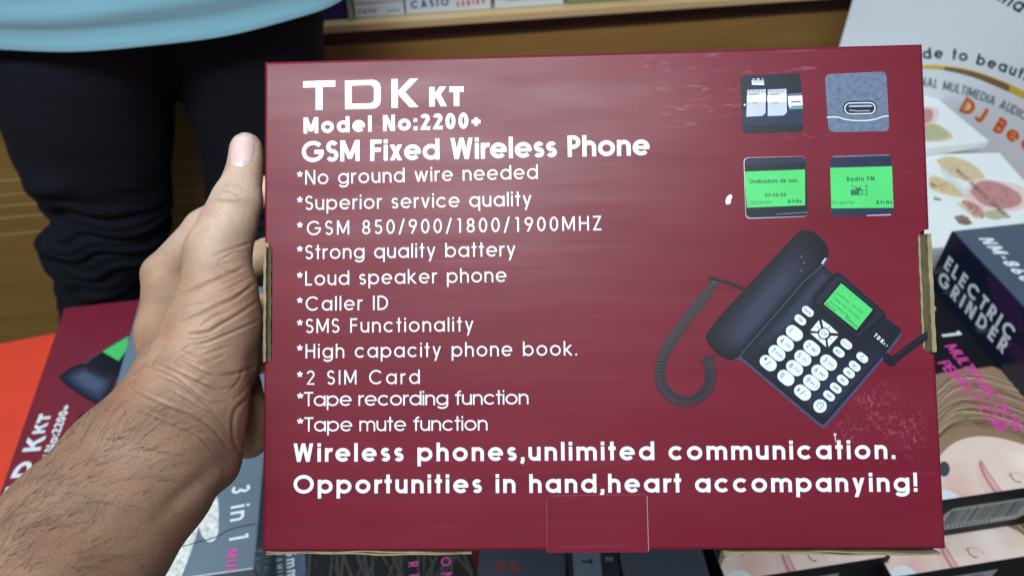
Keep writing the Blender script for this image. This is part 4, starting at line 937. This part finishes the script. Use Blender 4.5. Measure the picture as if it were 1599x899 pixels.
def curl_design(P, t):
    """the printed face of a curler box, laid out once in photo pixels on the top right one"""
    P.reset()
    def q(pts): P.poly(pts, None)
    hairp = [(1440, 590), (1470, 582), (1500, 578), (1550, 572), (1640, 610), (1700, 660), (1700, 760), (1599, 730), (1540, 705), (1500, 715), (1470, 750), (1440, 800)]
    P.poly(hairp, hairs[0])
    r2 = random.Random(3)
    for k in range(90):
        f = k / 89; y0 = 590 + f * 90 + r2.uniform(-6, 6)
        pts = spline([(1442, y0 + 36 + r2.uniform(-8, 8)), (1490, y0 + r2.uniform(-5, 5) - 6), (1545, y0 - 6 + r2.uniform(-4, 4)), (1620, y0 + 22), (1690, y0 + 78)], 5)
        P.line(pts, r2.uniform(.7, 2.2), hairs[r2.choice((0, 0, 1, 2, 0, 3))])
    P.poly(spline([(1430, 800), (1452, 740), (1476, 702), (1508, 684), (1550, 682), (1599, 694), (1660, 716), (1720, 760)], 6) + [(1720, 900), (1400, 900)], m_skinp)
    nested(spline([(1440, 800), (1462, 735), (1486, 706), (1520, 715), (1560, 790), (1520, 860), (1450, 850), (1440, 800)], 5), spline([(1478, 790), (1486, 765), (1494, 762), (1502, 775), (1506, 795), (1494, 805), (1480, 802), (1478, 790)], 5), (228, 206, 196), (216, 178, 168), 8, P)
    nested(spline([(1560, 700), (1600, 700), (1640, 720), (1640, 760), (1600, 745), (1570, 725), (1560, 700)], 5), spline([(1600, 715), (1615, 716), (1620, 725), (1612, 730), (1600, 725), (1596, 720), (1600, 715)], 5), (228, 206, 196), (238, 222, 214), 6, P)
    P.poly(spline([(1529, 718), (1530, 732), (1540, 752), (1552, 770), (1566, 790), (1578, 796), (1572, 776), (1556, 754), (1541, 732), (1534, 720), (1529, 718)], 4), m_lip)
    nested(spline([(1531, 722), (1533, 734), (1543, 752), (1556, 770), (1570, 786), (1564, 770), (1550, 750), (1538, 732), (1531, 722)], 4), spline([(1540, 742), (1542, 746), (1548, 754), (1554, 762), (1556, 764), (1552, 756), (1546, 748), (1541, 742), (1540, 742)], 4), (204, 150, 156), (222, 178, 180), 4, P)
    P.poly(spline([(1529, 718), (1524, 730), (1528, 750), (1540, 772), (1560, 792), (1566, 790), (1552, 770), (1540, 752), (1530, 732), (1529, 718)], 4), m_skinp2)
    P.line(spline([(1530, 720), (1533, 732), (1542, 750), (1556, 770), (1570, 790)], 4), 1.6, m_lipd)
    P.line(spline([(1577, 738), (1580, 746), (1588, 752), (1594, 752)], 4), 1.8, hairs[1]); P.line(spline([(1572, 742), (1590, 738), (1606, 748)], 4), 1.2, m_lip)
    P.poly(ell(1474, 732, 9, 12), m_bk)
    P.poly(spline([(1466, 766), (1482, 766), (1500, 780), (1480, 800), (1456, 800), (1456, 775), (1466, 766)], 4), m_wcard)
    t_ = [P.v, P.f, P.mi, P.ms]
    # clip everything to the box top
    return t_
def clip_poly(pts, x0, x1, y0, y1):
    for ax, lim, sg in ((0, x0, 1), (0, x1, -1), (1, y0, 1), (1, y1, -1)):
        out = []
        for i in range(len(pts)):
            a, b_ = pts[i - 1], pts[i]; ia = (a[ax] - lim) * sg >= 0; ib = (b_[ax] - lim) * sg >= 0
            if ia != ib:
                k = (lim - a[ax]) / (b_[ax] - a[ax]); out.append(tuple(a[j] + (b_[j] - a[j]) * k for j in range(3)))
            if ib: out.append(b_)
        pts = out
        if not pts: return []
    return pts
def clip_print(P, L, W, e=.0012):
    nv, nf, nm = [], [], []
    for f, mi in zip(P.f, P.mi):
        q = clip_poly([P.v[i] for i in f], e, L - e, e, W - e)
        if len(q) >= 3: nf.append(list(range(len(nv), len(nv) + len(q)))); nv += q; nm.append(mi)
    P.v, P.f, P.mi = nv, nf, nm
def side_print(t, mw, L, W, hgt, x0, x1):
    """barcode label on the near end face; x0, x1 along the edge in metres from the left"""
    m2 = mw @ Matrix.Translation((L, 0, 0)) @ frame(Vector((0, 0, 0)), Vector((0, 1, 0)), Vector((0, 0, 1)))
    P = Print(m2); y0, y1 = -hgt * .80, -hgt * .24
    P.face([(x0 + .004, y0), (x1 - .01, y0), (x1 - .002, y0 + .006), (x1, y1), (x0 + .006, y1), (x0, y1 - .008)], m_lab)
    xx = x0 + .006; r2 = random.Random(5)
    P.z += .00004; zz = P.z
    while xx < x1 - .012:
        wv = r2.choice((.0006, .0009, .0015)); P.face([(xx, y0 + .008), (xx + wv, y0 + .008), (xx + wv, y1 - .004), (xx, y1 - .004)], m_bkd, zz); xx += wv + r2.choice((.0007, .0011, .0016))
    for k in range(12): P.face([(x0 + .006 + k * .0045, y0 + .003), (x0 + .0085 + k * .0045, y0 + .003), (x0 + .0085 + k * .0045, y0 + .006), (x0 + .006 + k * .0045, y0 + .006)], m_bkd, zz)
    P.build('barcode', t).matrix_world = m2
def copy_part(src, parent, mw):
    o = src.copy(); COL.objects.link(o); o.parent = parent; o.matrix_parent_inverse = Matrix(); o.matrix_world = mw; return o
# top right
tR, mwR = flat_box('curler_box', cornR, vR, CL, CW, ZR1, CH, m_bkd, 'hair curler box right of the maroon carton, topmost of its stack, face print lit', 'box', GRP)
PR = Print(mwR)
PR.z = .0001; PR.face([(.001, .001), (CL - .001, .001), (CL - .001, CW - .001), (.001, CW - .001)], m_bk); keep = (list(PR.v), list(PR.f), list(PR.mi), list(PR.ms), PR.z)
curl_design(PR, tR); clip_print(PR, CL, CW); pz = PR.z; fpic = PR.build('face_picture', tR); fpic.location.z = .00005
PR.reset(); PR.face([(.001, .001), (CL - .001, .001), (CL - .001, CW - .001), (.001, CW - .001)], m_bk); panel = PR.build('printed_panel', tR)
panel.location.z = -.00005
PR.reset(); PR.z = pz + .00003
PR.text('3 in 1', (1393, 424), (1474, 528), 29, .16, m_white); l1 = PR.build('lettering', tR)
PR.z = pz + .00003
PR.text('MULTIFUNCTION', (1474, 540), (1584, 672), 19, .16, m_pink); l3 = PR.build('pink_lettering', tR); PR.z = pz + .00003; PR.text('PERFECT CURL', (1463, 566), (1562, 678), 19, .16, m_pink); l2 = PR.build('pink_lettering', tR)
side_print(tR, mwR, CL, CW, CH, .055 - .035, .055 + .062)
bcR = [c for c in tR.children if c.name.startswith('barcode')][0]
def more_curl(near, label, z, W=CW):
    t, mw = flat_box('curler_box', near, vR, CL, CW, z, CH, m_bkd, label, 'box', GRP)
    for c in (fpic, panel, l1, l2, l3, bcR):
        rel = mwR.inverted() @ c.matrix_world; copy_part(c, t, mw @ rel)
    return t, mw
bpy.context.view_layer.update()
e2 = onz(1460, 892, .69); c2 = isect(e2, eD, onz(1388, 895, .69), vR) + eD * CW
more_curl(c2, 'hair curler box under the lit one at the right, half in shadow', .69)
e3 = onz(1106, 889, .69); c3 = e3 + eD * CW + Vector((0, 0, 0))
more_curl(Vector((onz(1392, 869, .70).x, onz(1392, 869, .70).y, 0)), 'shaded hair curler box below the lower right corner of the carton', .70)

# grinder box
gtop = onz(1449, 438, ZR1); zz = ZR1
for k in range(60):
    zz += .002
    if topx(Vector((gtop.x, gtop.y, zz)))[1] <= 360: break
GZ = zz; GH = GZ - TZ
gv = (onz(1599, 482, GZ) - onz(1485, 360, GZ)).normalized(); gu = Vector((-gv.y, gv.x, 0))
g0 = onz(1485, 360, GZ); GL, GW = .30, .22
m_nav = mat('navy_gloss_print', (15, 25, 48), .28, coat=.4, var=.15, vscale=10); m_navt = mat('slate_navy_print', (50, 70, 94), .35, coat=.3, var=.08, vscale=12); m_purp = mat('purple_ink', (48, 28, 66), .3, coat=.4)
m_silv = mat('silver_ink', (206, 212, 220), .4)
mwG = frame(Vector((g0.x, g0.y, GZ)), gv, gu)
tG = tag(empty('grinder_box', mwG), 'navy electric grinder box leaning lettering on its front and top, at the right edge', 'box')
tG['label'] = 'glossy navy box lettered ELECTRIC GRINDER at the right edge, beside the white boxes'
bm_obj('carton', box_bm(0, GL, 0, GW, -GH, 0, .002), m_nav, tG)
P = Print(mwG); P.face([(.0025, .0025), (GL - .0025, .0025), (GL - .0025, GW - .0025), (.0025, GW - .0025)], m_navt)
P.build('top_panel', tG)
P.z = .0003; P.text('NM-8608', (1527, 372), (1608, 452), 21, .21, m_white, shear=.2); P.build('model_lettering', tG)
mwGf = mwG @ Matrix.Rotation(math.pi / 2, 4, 'X'); P = Print(mwGf)
P.text('ELECTRIC', (1473, 417), (1578, 535), 21, .22, m_silv, sx=1.1); P.text('GRINDER', (1463, 440), (1566, 553), 21, .22, m_silv, sx=1.1)
P.build('front_lettering', tG).matrix_world = mwGf
P.z = .0001; P.poly(spline([(1540, 430), (1562, 440), (1592, 480), (1599, 520), (1575, 500), (1552, 470), (1540, 430)], 5), m_purp); P.build('front_picture', tG).matrix_world = mwGf

# white multi grinder boxes
m_wh = mat('white_gloss_card', (232, 238, 240), .3, coat=.4, var=.02, vscale=10); m_whs = mat('white_card_side', (206, 214, 222), .4)
m_beige = mat('print_spice_tan', (214, 192, 150), .35, coat=.3, var=.12, vscale=300); m_rose = mat('print_spice_rose', (190, 128, 126), .35, coat=.3, var=.2, vscale=500); m_rosel = mat('print_bowl_rose', (232, 204, 200), .35, coat=.3)
m_olive = mat('print_herb_olive', (176, 178, 138), .35, coat=.3, var=.15, vscale=300); m_brn = mat('print_bark', (142, 112, 96), .35, coat=.3, var=.2, vscale=300); m_slate = mat('slate_ink', (76, 92, 108), .4)
ZW2, ZW1 = .775, .789
a, c, d = onz(1561, 238, ZW2), onz(1448, 240, ZW2), onz(1599, 275, ZW2)
eX = (a - c).normalized(); eYf = Vector((-eX.y, eX.x, 0))
W2L, W2W = .26, .21
mw2 = frame(Vector((a.x, a.y, ZW2)) - eX * W2L - eYf * W2W, eX, eYf)
t2 = tag(empty('grinder_carton', mw2), 'white spice grinder carton with food pictures, under the other white carton', 'box', 'white food picture cartons')
bm_obj('carton', box_bm(0, W2L, 0, W2W, -(ZW2 - TZ), 0, .0015), m_wh, t2)
P = Print(mw2)
def Q6(zx, zy): return (1430 + zx * 169 / 543, 200 + zy * 169 / 543)
P.poly(zp(Q6, spline([(100, 160), (160, 142), (240, 158), (310, 200), (345, 250), (300, 275), (200, 250), (130, 200), (100, 160)], 5)), m_beige)
P.poly(zp(Q6, spline([(230, 340), (300, 260), (400, 262), (543, 300), (560, 380), (480, 420), (330, 420), (230, 340)], 5)), m_rosel)
P.poly(zp(Q6, spline([(270, 320), (320, 268), (420, 275), (520, 330), (525, 380), (450, 405), (340, 385), (270, 320)], 5)), m_rose)
P.poly(zp(Q6, spline([(66, 250), (100, 240), (180, 280), (240, 340), (200, 345), (110, 320), (70, 300), (66, 250)], 5)), m_beige)
P.poly(zp(Q6, [(75, 270), (110, 290), (95, 300), (72, 285)]), m_brn); P.poly(zp(Q6, [(90, 345), (130, 355), (125, 365), (90, 360)]), m_brn)
P.poly(zp(Q6, spline([(240, 360), (300, 380), (345, 430), (330, 455), (270, 430), (230, 380), (240, 360)], 4)), m_rose); P.poly(zp(Q6, spline([(350, 420), (420, 410), (460, 440), (400, 460), (350, 445), (350, 420)], 4)), m_olive)
P.poly(zp(Q6, [(190, 445), (235, 435), (290, 478), (250, 488), (215, 480)]), m_brn); P.poly(zp(Q6, [(200, 375), (240, 380), (330, 450), (300, 455)]), m_beige)
r2 = random.Random(4)
for (cx, cy, rx, ry, an, cols) in ((220, 200, 105, 40, 25, ((230, 210, 170), (196, 168, 118), (178, 150, 104))), (400, 335, 110, 48, 20, ((150, 92, 92), (206, 146, 142), (176, 110, 108))), (150, 295, 70, 26, 30, ((226, 206, 160), (186, 150, 104))), (290, 410, 46, 24, 35, ((156, 96, 96), (208, 150, 150))), (240, 460, 40, 18, 25, ((110, 84, 70), (160, 130, 112)))):
    for k in range(46):
        a_, q_ = r2.uniform(0, 6.28), math.sqrt(r2.random()) * .92; x_, y_ = rx * q_ * math.cos(a_), ry * q_ * math.sin(a_); c_, s_ = math.cos(math.radians(an)), math.sin(math.radians(an))
        col_ = r2.choice(cols); P.poly(ell(*Q6(cx + x_ * c_ - y_ * s_, cy + x_ * s_ + y_ * c_), r2.uniform(.8, 2.6), r2.uniform(.6, 1.6), 7, r2.uniform(0, 180)), mat('print_grain_%d_%d_%d' % col_, col_, .4))
P.poly(zp(Q6, [(120, 200), (150, 215), (260, 330), (240, 335), (150, 250)]), m_wcard)
clip_print(P, W2L, W2W); P.build('food_picture', t2); P.z += .0002
P.text('MULTI PURPOSE GRINDER', Q6(195, 214), Q6(452, 452), 7.5, .14, m_slate, sx=.62); P.text('for spices and herbs', Q6(145, 220), Q6(360, 440), 5, .12, mat('pale_slate_ink', (170, 186, 196), .4), sx=.6); P.build('lettering', t2)
c1 = onz(1545, 220, ZW1); b1 = onz(1448, 233, ZW1); eX1 = (c1 - b1).normalized(); eY1 = Vector((-eX1.y, eX1.x, 0))
r1 = (onz(1443, 135.6, ZW1) - c1)
W1L, W1W = .26, .24
eRb = r1.normalized()          # the edge that runs back and left
mw1 = frame(Vector((c1.x, c1.y, ZW1)), eRb, Vector((-eRb.y, eRb.x, 0)))
t1 = tag(empty('grinder_carton', mw1), 'upper white spice grinder carton lying turned against the white speaker carton', 'box', 'white food picture cartons')
bm_obj('carton', box_bm(0, W1L, 0, W1W, -(ZW1 - ZW2) + .0006, 0, .0015), m_wh, t1)
P = Print(mw1)
def Q3(zx, zy): return (1430 + zx * 169 / 760, 60 + zy * 200 / 899)
P.poly(zp(Q3, spline([(-30, 470), (70, 478), (120, 482), (158, 500), (150, 570), (120, 612), (40, 620), (-30, 600)], 5)), m_rosel); P.poly(zp(Q3, spline([(-30, 490), (60, 496), (110, 500), (122, 540), (100, 585), (30, 598), (-30, 580)], 5)), m_rose)
P.poly(zp(Q3, spline([(-20, 640), (60, 600), (150, 602), (230, 650), (262, 690), (220, 715), (100, 725), (-20, 715)], 5)), m_beige); P.poly(zp(Q3, spline([(-20, 650), (60, 610), (140, 612), (215, 660), (225, 690), (170, 708), (80, 712), (-20, 700)], 5)), m_olive)
clip_print(P, W1L, W1W); P.build('food_picture', t1)
P.z += .0002; P.text('TN', Q3(78, 672), Q3(112, 672), 4, .16, m_slate); P.build('lettering', t1) if False else P.reset()
# a blue carton under them
bq = onz(1452, 392, .70); mwb = frame(Vector((bq.x, bq.y, .70)), gv, gu)
bb = bm_obj('blue_carton', box_bm(-.10, .028, -.10, .06, -.08, 0, .002), mat('sky_blue_card', (70, 130, 190), .4), mw=Matrix(mwb)); tag(bb, 'blue carton peeping out below the white food cartons beside the navy box', 'box')

# big white speaker carton standing behind
m_dj = mat('white_corrugated', (206, 214, 222), .5, var=.03, vscale=8, bump=.35, bscale=22, stretch=(.15, 1, 9))
dv = Vector((math.cos(math.radians(-30)), math.sin(math.radians(-30)), 0))
dn = Vector((-dv.y, dv.x, 0))     # away from viewer
dref = onz(1500, 178, ZW1); dpt = dref + dn * .03
lft = onplane(1310, 72, Vector((dpt.x, dpt.y, 0)), dn)
mwD = frame(Vector((lft.x, lft.y, TZ)), dv, Vector((0, 0, 1)))   # x along face, y up, z to the viewer
DJH = .62
tD = tag(empty('speaker_carton', mwD), 'large white corrugated speaker carton with a gold arc standing at the upper right', 'box')
bm_obj('carton', box_bm(0, .62, 0.0005, DJH, -.34, 0, .003), m_dj, tD)
P = Print(mwD); m_ink = mat('black_ink', (28, 34, 42), .5); m_ink2 = mat('grey_black_ink', (70, 78, 88), .5); m_gd = mat('gold_ink', (196, 160, 50), .35); m_gdb = mat('bronze_ink', (112, 84, 62), .35); m_gdl = mat('yellow_gold_ink', (226, 196, 70), .35)
oc = spline(zp(Q3, [(-260, 235), (-100, 200), (45, 190), (200, 195), (400, 228), (600, 297), (760, 372), (900, 450)]), 6); ic = spline(zp(Q3, [(-260, 265), (-100, 228), (45, 215), (200, 226), (400, 274), (600, 354), (760, 428), (900, 512)]), 6)
P.z += .0001; zf = P.z
for i in range(len(oc) - 1):
    x = (oc[i][0] - 1430) / 169 * 760; m = m_gd if x < 130 or x > 690 else (m_gdb if 180 < x < 640 else m_gd)
    P.face([P.loc(*oc[i]), P.loc(*oc[i + 1]), P.loc(*ic[i + 1]), P.loc(*ic[i])], m, zf)
P.line(oc, 1.6, m_gdl); P.build('gold_arc', tD)
P.path_text('guide to beautiful', spline(zp(Q3, [(-130, 168), (-40, 155), (60, 147), (165, 143), (315, 158), (420, 182), (560, 222), (640, 248), (750, 292), (900, 365)]), 6), 17.5, .2, m_ink, track=.2)
P.path_text('PROFESSIONAL MULTIMEDIA AUDIO', spline(zp(Q3, [(-330, 352), (-150, 330), (50, 336), (180, 360), (330, 396), (430, 428), (550, 474), (650, 520), (770, 578)]), 6), 14.5, .15, m_ink2, track=.12, sx=.8)
P.build('arc_lettering', tD)
m_djr = mat('red_orange_ink', (200, 70, 46), .4); m_djg = mat('amber_ink', (226, 164, 90), .4)
pth = spline(zp(Q3, [(300, 508), (380, 552), (470, 606), (560, 660), (640, 706), (740, 766), (860, 846)]), 5)
P.path_text('DJ Beat', pth, 25, .30, m_djg, track=.16, sx=1.15); P.z += .0001; P.path_text('DJ Beat', pth, 25, .16, m_djr, track=.30, sx=1.15); P.build('red_lettering', tD)
P.text('Sound Sys', (1520, -22), (1640, 50), 24, .18, m_ink); P.build('top_lettering', tD)

# left phone carton, lying
ZL = .70
A0 = onz(100, 480, ZL); dX = (A0 - onz(0, 767, ZL)).normalized()     # reading direction runs away from the viewer
dY = Vector((-dX.y, dX.x, 0)); LL = .335
mwL = frame(Vector((A0.x, A0.y, ZL)) - dX * LL, dX, dY)   # x away, y to the left
tL = tag(empty('phone_carton', mwL), 'maroon telephone carton lying on the orange red cover behind the forearm', 'box')
m_box2 = mat('maroon_print_lying', (116, 24, 46), .38, coat=.25, var=.06, vscale=20, bump=.12, bscale=60)
bm_obj('carton', box_bm(0, LL, -.22, 0, -(ZL - TZ) + .0006, 0, .002), m_box2, tL)
P = Print(mwL)
def Y1(zx, zy): return (zx * 240 / 599, 440 + zy * 360 / 899)
P.text('TDK', Y1(76, 848), Y1(180, 600), 29, .26, m_white, sx=1.7); P.text('KT', Y1(172, 592), Y1(203, 512), 20, .3, m_white, sx=1.7); P.text('Model No:2200+', Y1(150, 820), Y1(276, 478), 15, .26, m_white, sx=1.5)
P.build('brand_lettering', tL)
P.poly(zp(Y1, [(228, 372), (270, 335), (322, 316), (345, 330), (455, 375), (430, 440), (400, 490), (330, 452), (260, 405)]), m_phd); nested(zp(Y1, [(228, 372), (270, 335), (322, 316), (345, 330), (455, 375), (430, 440), (400, 490), (330, 452), (260, 405)]), zp(Y1, [(300, 372), (330, 355), (345, 360), (400, 395), (395, 410), (370, 420), (330, 400)]), (20, 24, 38), (74, 84, 112), 8, P); P.poly(zp(Y1, [(330, 322), (380, 285), (500, 210), (498, 300), (470, 380), (450, 372)]), m_phm); P.line(zp(Y1, [(326, 318), (372, 288), (500, 208)]), 2, m_phl); P.poly(zp(Y1, [(440, 335), (475, 318), (478, 328), (446, 346)]), m_white)
P.poly(zp(Y1, [(372, 292), (400, 272), (480, 320), (470, 350), (445, 345)]), m_phd); P.poly(zp(Y1, [(300, 545), (310, 518), (400, 500), (395, 540), (340, 575)]), m_phd)
tpic = P.build('telephone_picture', tL)
P.poly(zp(Y1, [(400, 272), (500, 212), (496, 262), (462, 308)]), m_grn); P.build('screen', tpic)

# left curler box, grey and glossy under plastic
ZC = .78
n_l = onz(218, 466, ZC); vL = (onz(176, 628, ZC) - n_l); vL2 = onz(395, 899, ZC) - onz(412, 730, ZC); vL = (vL.normalized() + vL2.normalized()).normalized(); uL = Vector((-vL.y, vL.x, 0))
wL = (onz(405, 800, ZC) - n_l).dot(uL)
m_lg = mat('grey_wrapped_print', (96, 112, 128), .28, coat=.4, var=.08, vscale=10, bump=.18, bscale=26)
m_wrap_glare = mat('crinkled_wrap_glare', (206, 210, 206), .3, coat=.4, var=.35, vscale=210, bump=.9, bscale=140, detail=6)
tC, mwCb = flat_box('curler_box', n_l + vL * .36 + uL * wL, vL, .36, wL, ZC, .078, m_lg, 'grey plastic wrapped hair curler box under the wrist', 'box', GRP)
P = Print(mwCb)
def Y2(zx, zy): return (250 + zx * 180 / 813, 700 + zy * 199 / 899)
P.poly(zp(Y2, spline([(300, 300), (396, 330), (412, 430), (412, 560), (395, 630), (350, 660), (300, 620), (270, 540), (240, 420)], 5)), m_wrap_glare)
P.poly(zp(Y2, spline([(100, 540), (262, 520), (268, 560), (230, 690), (190, 800), (150, 899), (120, 980), (-120, 980), (-40, 720)], 5)), m_wrap_glare)
clip_print(P, .36, wL); P.build('wrap_glare', tC) if False else P.build('wrap_glare_patch', tC)  # glare on the crinkled wrap, painted as pale silver patches
P.z = .0006; m_crease = mat('dark_crease', (40, 50, 60), .4)
P.text('3 in 1', Y2(508, 268), Y2(487, 662), 30, .16, m_white); P.build('lettering', tC); P.z = .0006
P.text('MULTIFUNCTION', Y2(476, 718), Y2(395, 1560), 18, .17, m_pink); clip_print(P, .36, wL); P.build('pink_lettering', tC)
P.z = .0005; P.line(spline(zp(Y2, [(160, 692), (260, 660), (400, 622), (470, 580), (560, 552), (680, 530)]), 5), 1.6, m_crease); clip_print(P, .36, wL); P.build('wrap_crease', tC)
m_edge = mat('dark_blue_edge', (24, 36, 64), .3)
# second curler box beside it, mostly under the carton
Z2 = .715
q_r = onz(741, 899, Z2); q_l = onz(398, 880, Z2); w2 = (q_r - q_l).dot(uL)
nr2 = q_r + vL * .03
tK, mwK = flat_box('curler_box', nr2, vL, .36, w2, Z2, Z2 - TZ - .0006, m_bkd, 'dark hair curler box under the lower left corner of the carton, lettered CERAMIC', 'box', GRP)
P = Print(mwK); m_khair = hairs[1]
P.face([(.001, .001), (.359, .001), (.359, w2 - .001), (.001, w2 - .001)], m_bkd); P.build('printed_panel', tK); P.z = .0003
P.poly([(380, 700), (428, 700), (432, 910), (380, 910)], hairs[0]); P.poly([(428, 700), (472, 700), (478, 910), (426, 910)], mat('slate_blue_print', (60, 84, 108), .35, coat=.3))
r2 = random.Random(9)
for k in range(60):
    x = r2.uniform(478, 730); P.line(spline([(x, 800), (x + r2.uniform(-12, 12), 850), (x + r2.uniform(-30, 30), 905)], 5), r2.uniform(2, 5), mat('print_hair_dark', (40, 34, 32), .4) if r2.random() < .6 else m_bkd)
for k in range(24):
    x = r2.uniform(384, 426); P.line(spline([(x + 6, 740), (x, 820), (x + r2.uniform(-8, 8), 905)], 5), r2.uniform(1, 2.4), hairs[r2.randrange(4)])
clip_print(P, .36, w2); P.build('hair_picture', tK); P.z += .0002
P.text('25mm', (446, 850), (449, 906), 17, .2, m_white); P.text('CERAMIC', (431, 845), (433, 906), 9, .18, m_white); P.build('lettering', tK)
P.z += .0002; P.text('FUNCTION', (684, 770), (690, 905), 15, .16, m_pink); P.build('pink_lettering', tK); P.text('CT CURL', (630, 780), (640, 905), 15, .16, m_pink); P.build('pink_lettering', tK)

# dark boxes under the carton
def dark_box(x0p, x1p, z, m, label, name='product_box', yaw=0, near=.04, ln=.30):
    a, c = onz(x0p, 885, z), onz(x1p, 885, z); X_ = Vector((math.sin(yaw), -math.cos(yaw), 0)); Yv = Vector((-X_.y, X_.x, 0)); W = (c - a).dot(Yv)
    return flat_box(name, c + X_ * near, X_, ln, W, z, z - TZ - .0006, m, label, 'box', 'dark boxes in the shade under the carton')
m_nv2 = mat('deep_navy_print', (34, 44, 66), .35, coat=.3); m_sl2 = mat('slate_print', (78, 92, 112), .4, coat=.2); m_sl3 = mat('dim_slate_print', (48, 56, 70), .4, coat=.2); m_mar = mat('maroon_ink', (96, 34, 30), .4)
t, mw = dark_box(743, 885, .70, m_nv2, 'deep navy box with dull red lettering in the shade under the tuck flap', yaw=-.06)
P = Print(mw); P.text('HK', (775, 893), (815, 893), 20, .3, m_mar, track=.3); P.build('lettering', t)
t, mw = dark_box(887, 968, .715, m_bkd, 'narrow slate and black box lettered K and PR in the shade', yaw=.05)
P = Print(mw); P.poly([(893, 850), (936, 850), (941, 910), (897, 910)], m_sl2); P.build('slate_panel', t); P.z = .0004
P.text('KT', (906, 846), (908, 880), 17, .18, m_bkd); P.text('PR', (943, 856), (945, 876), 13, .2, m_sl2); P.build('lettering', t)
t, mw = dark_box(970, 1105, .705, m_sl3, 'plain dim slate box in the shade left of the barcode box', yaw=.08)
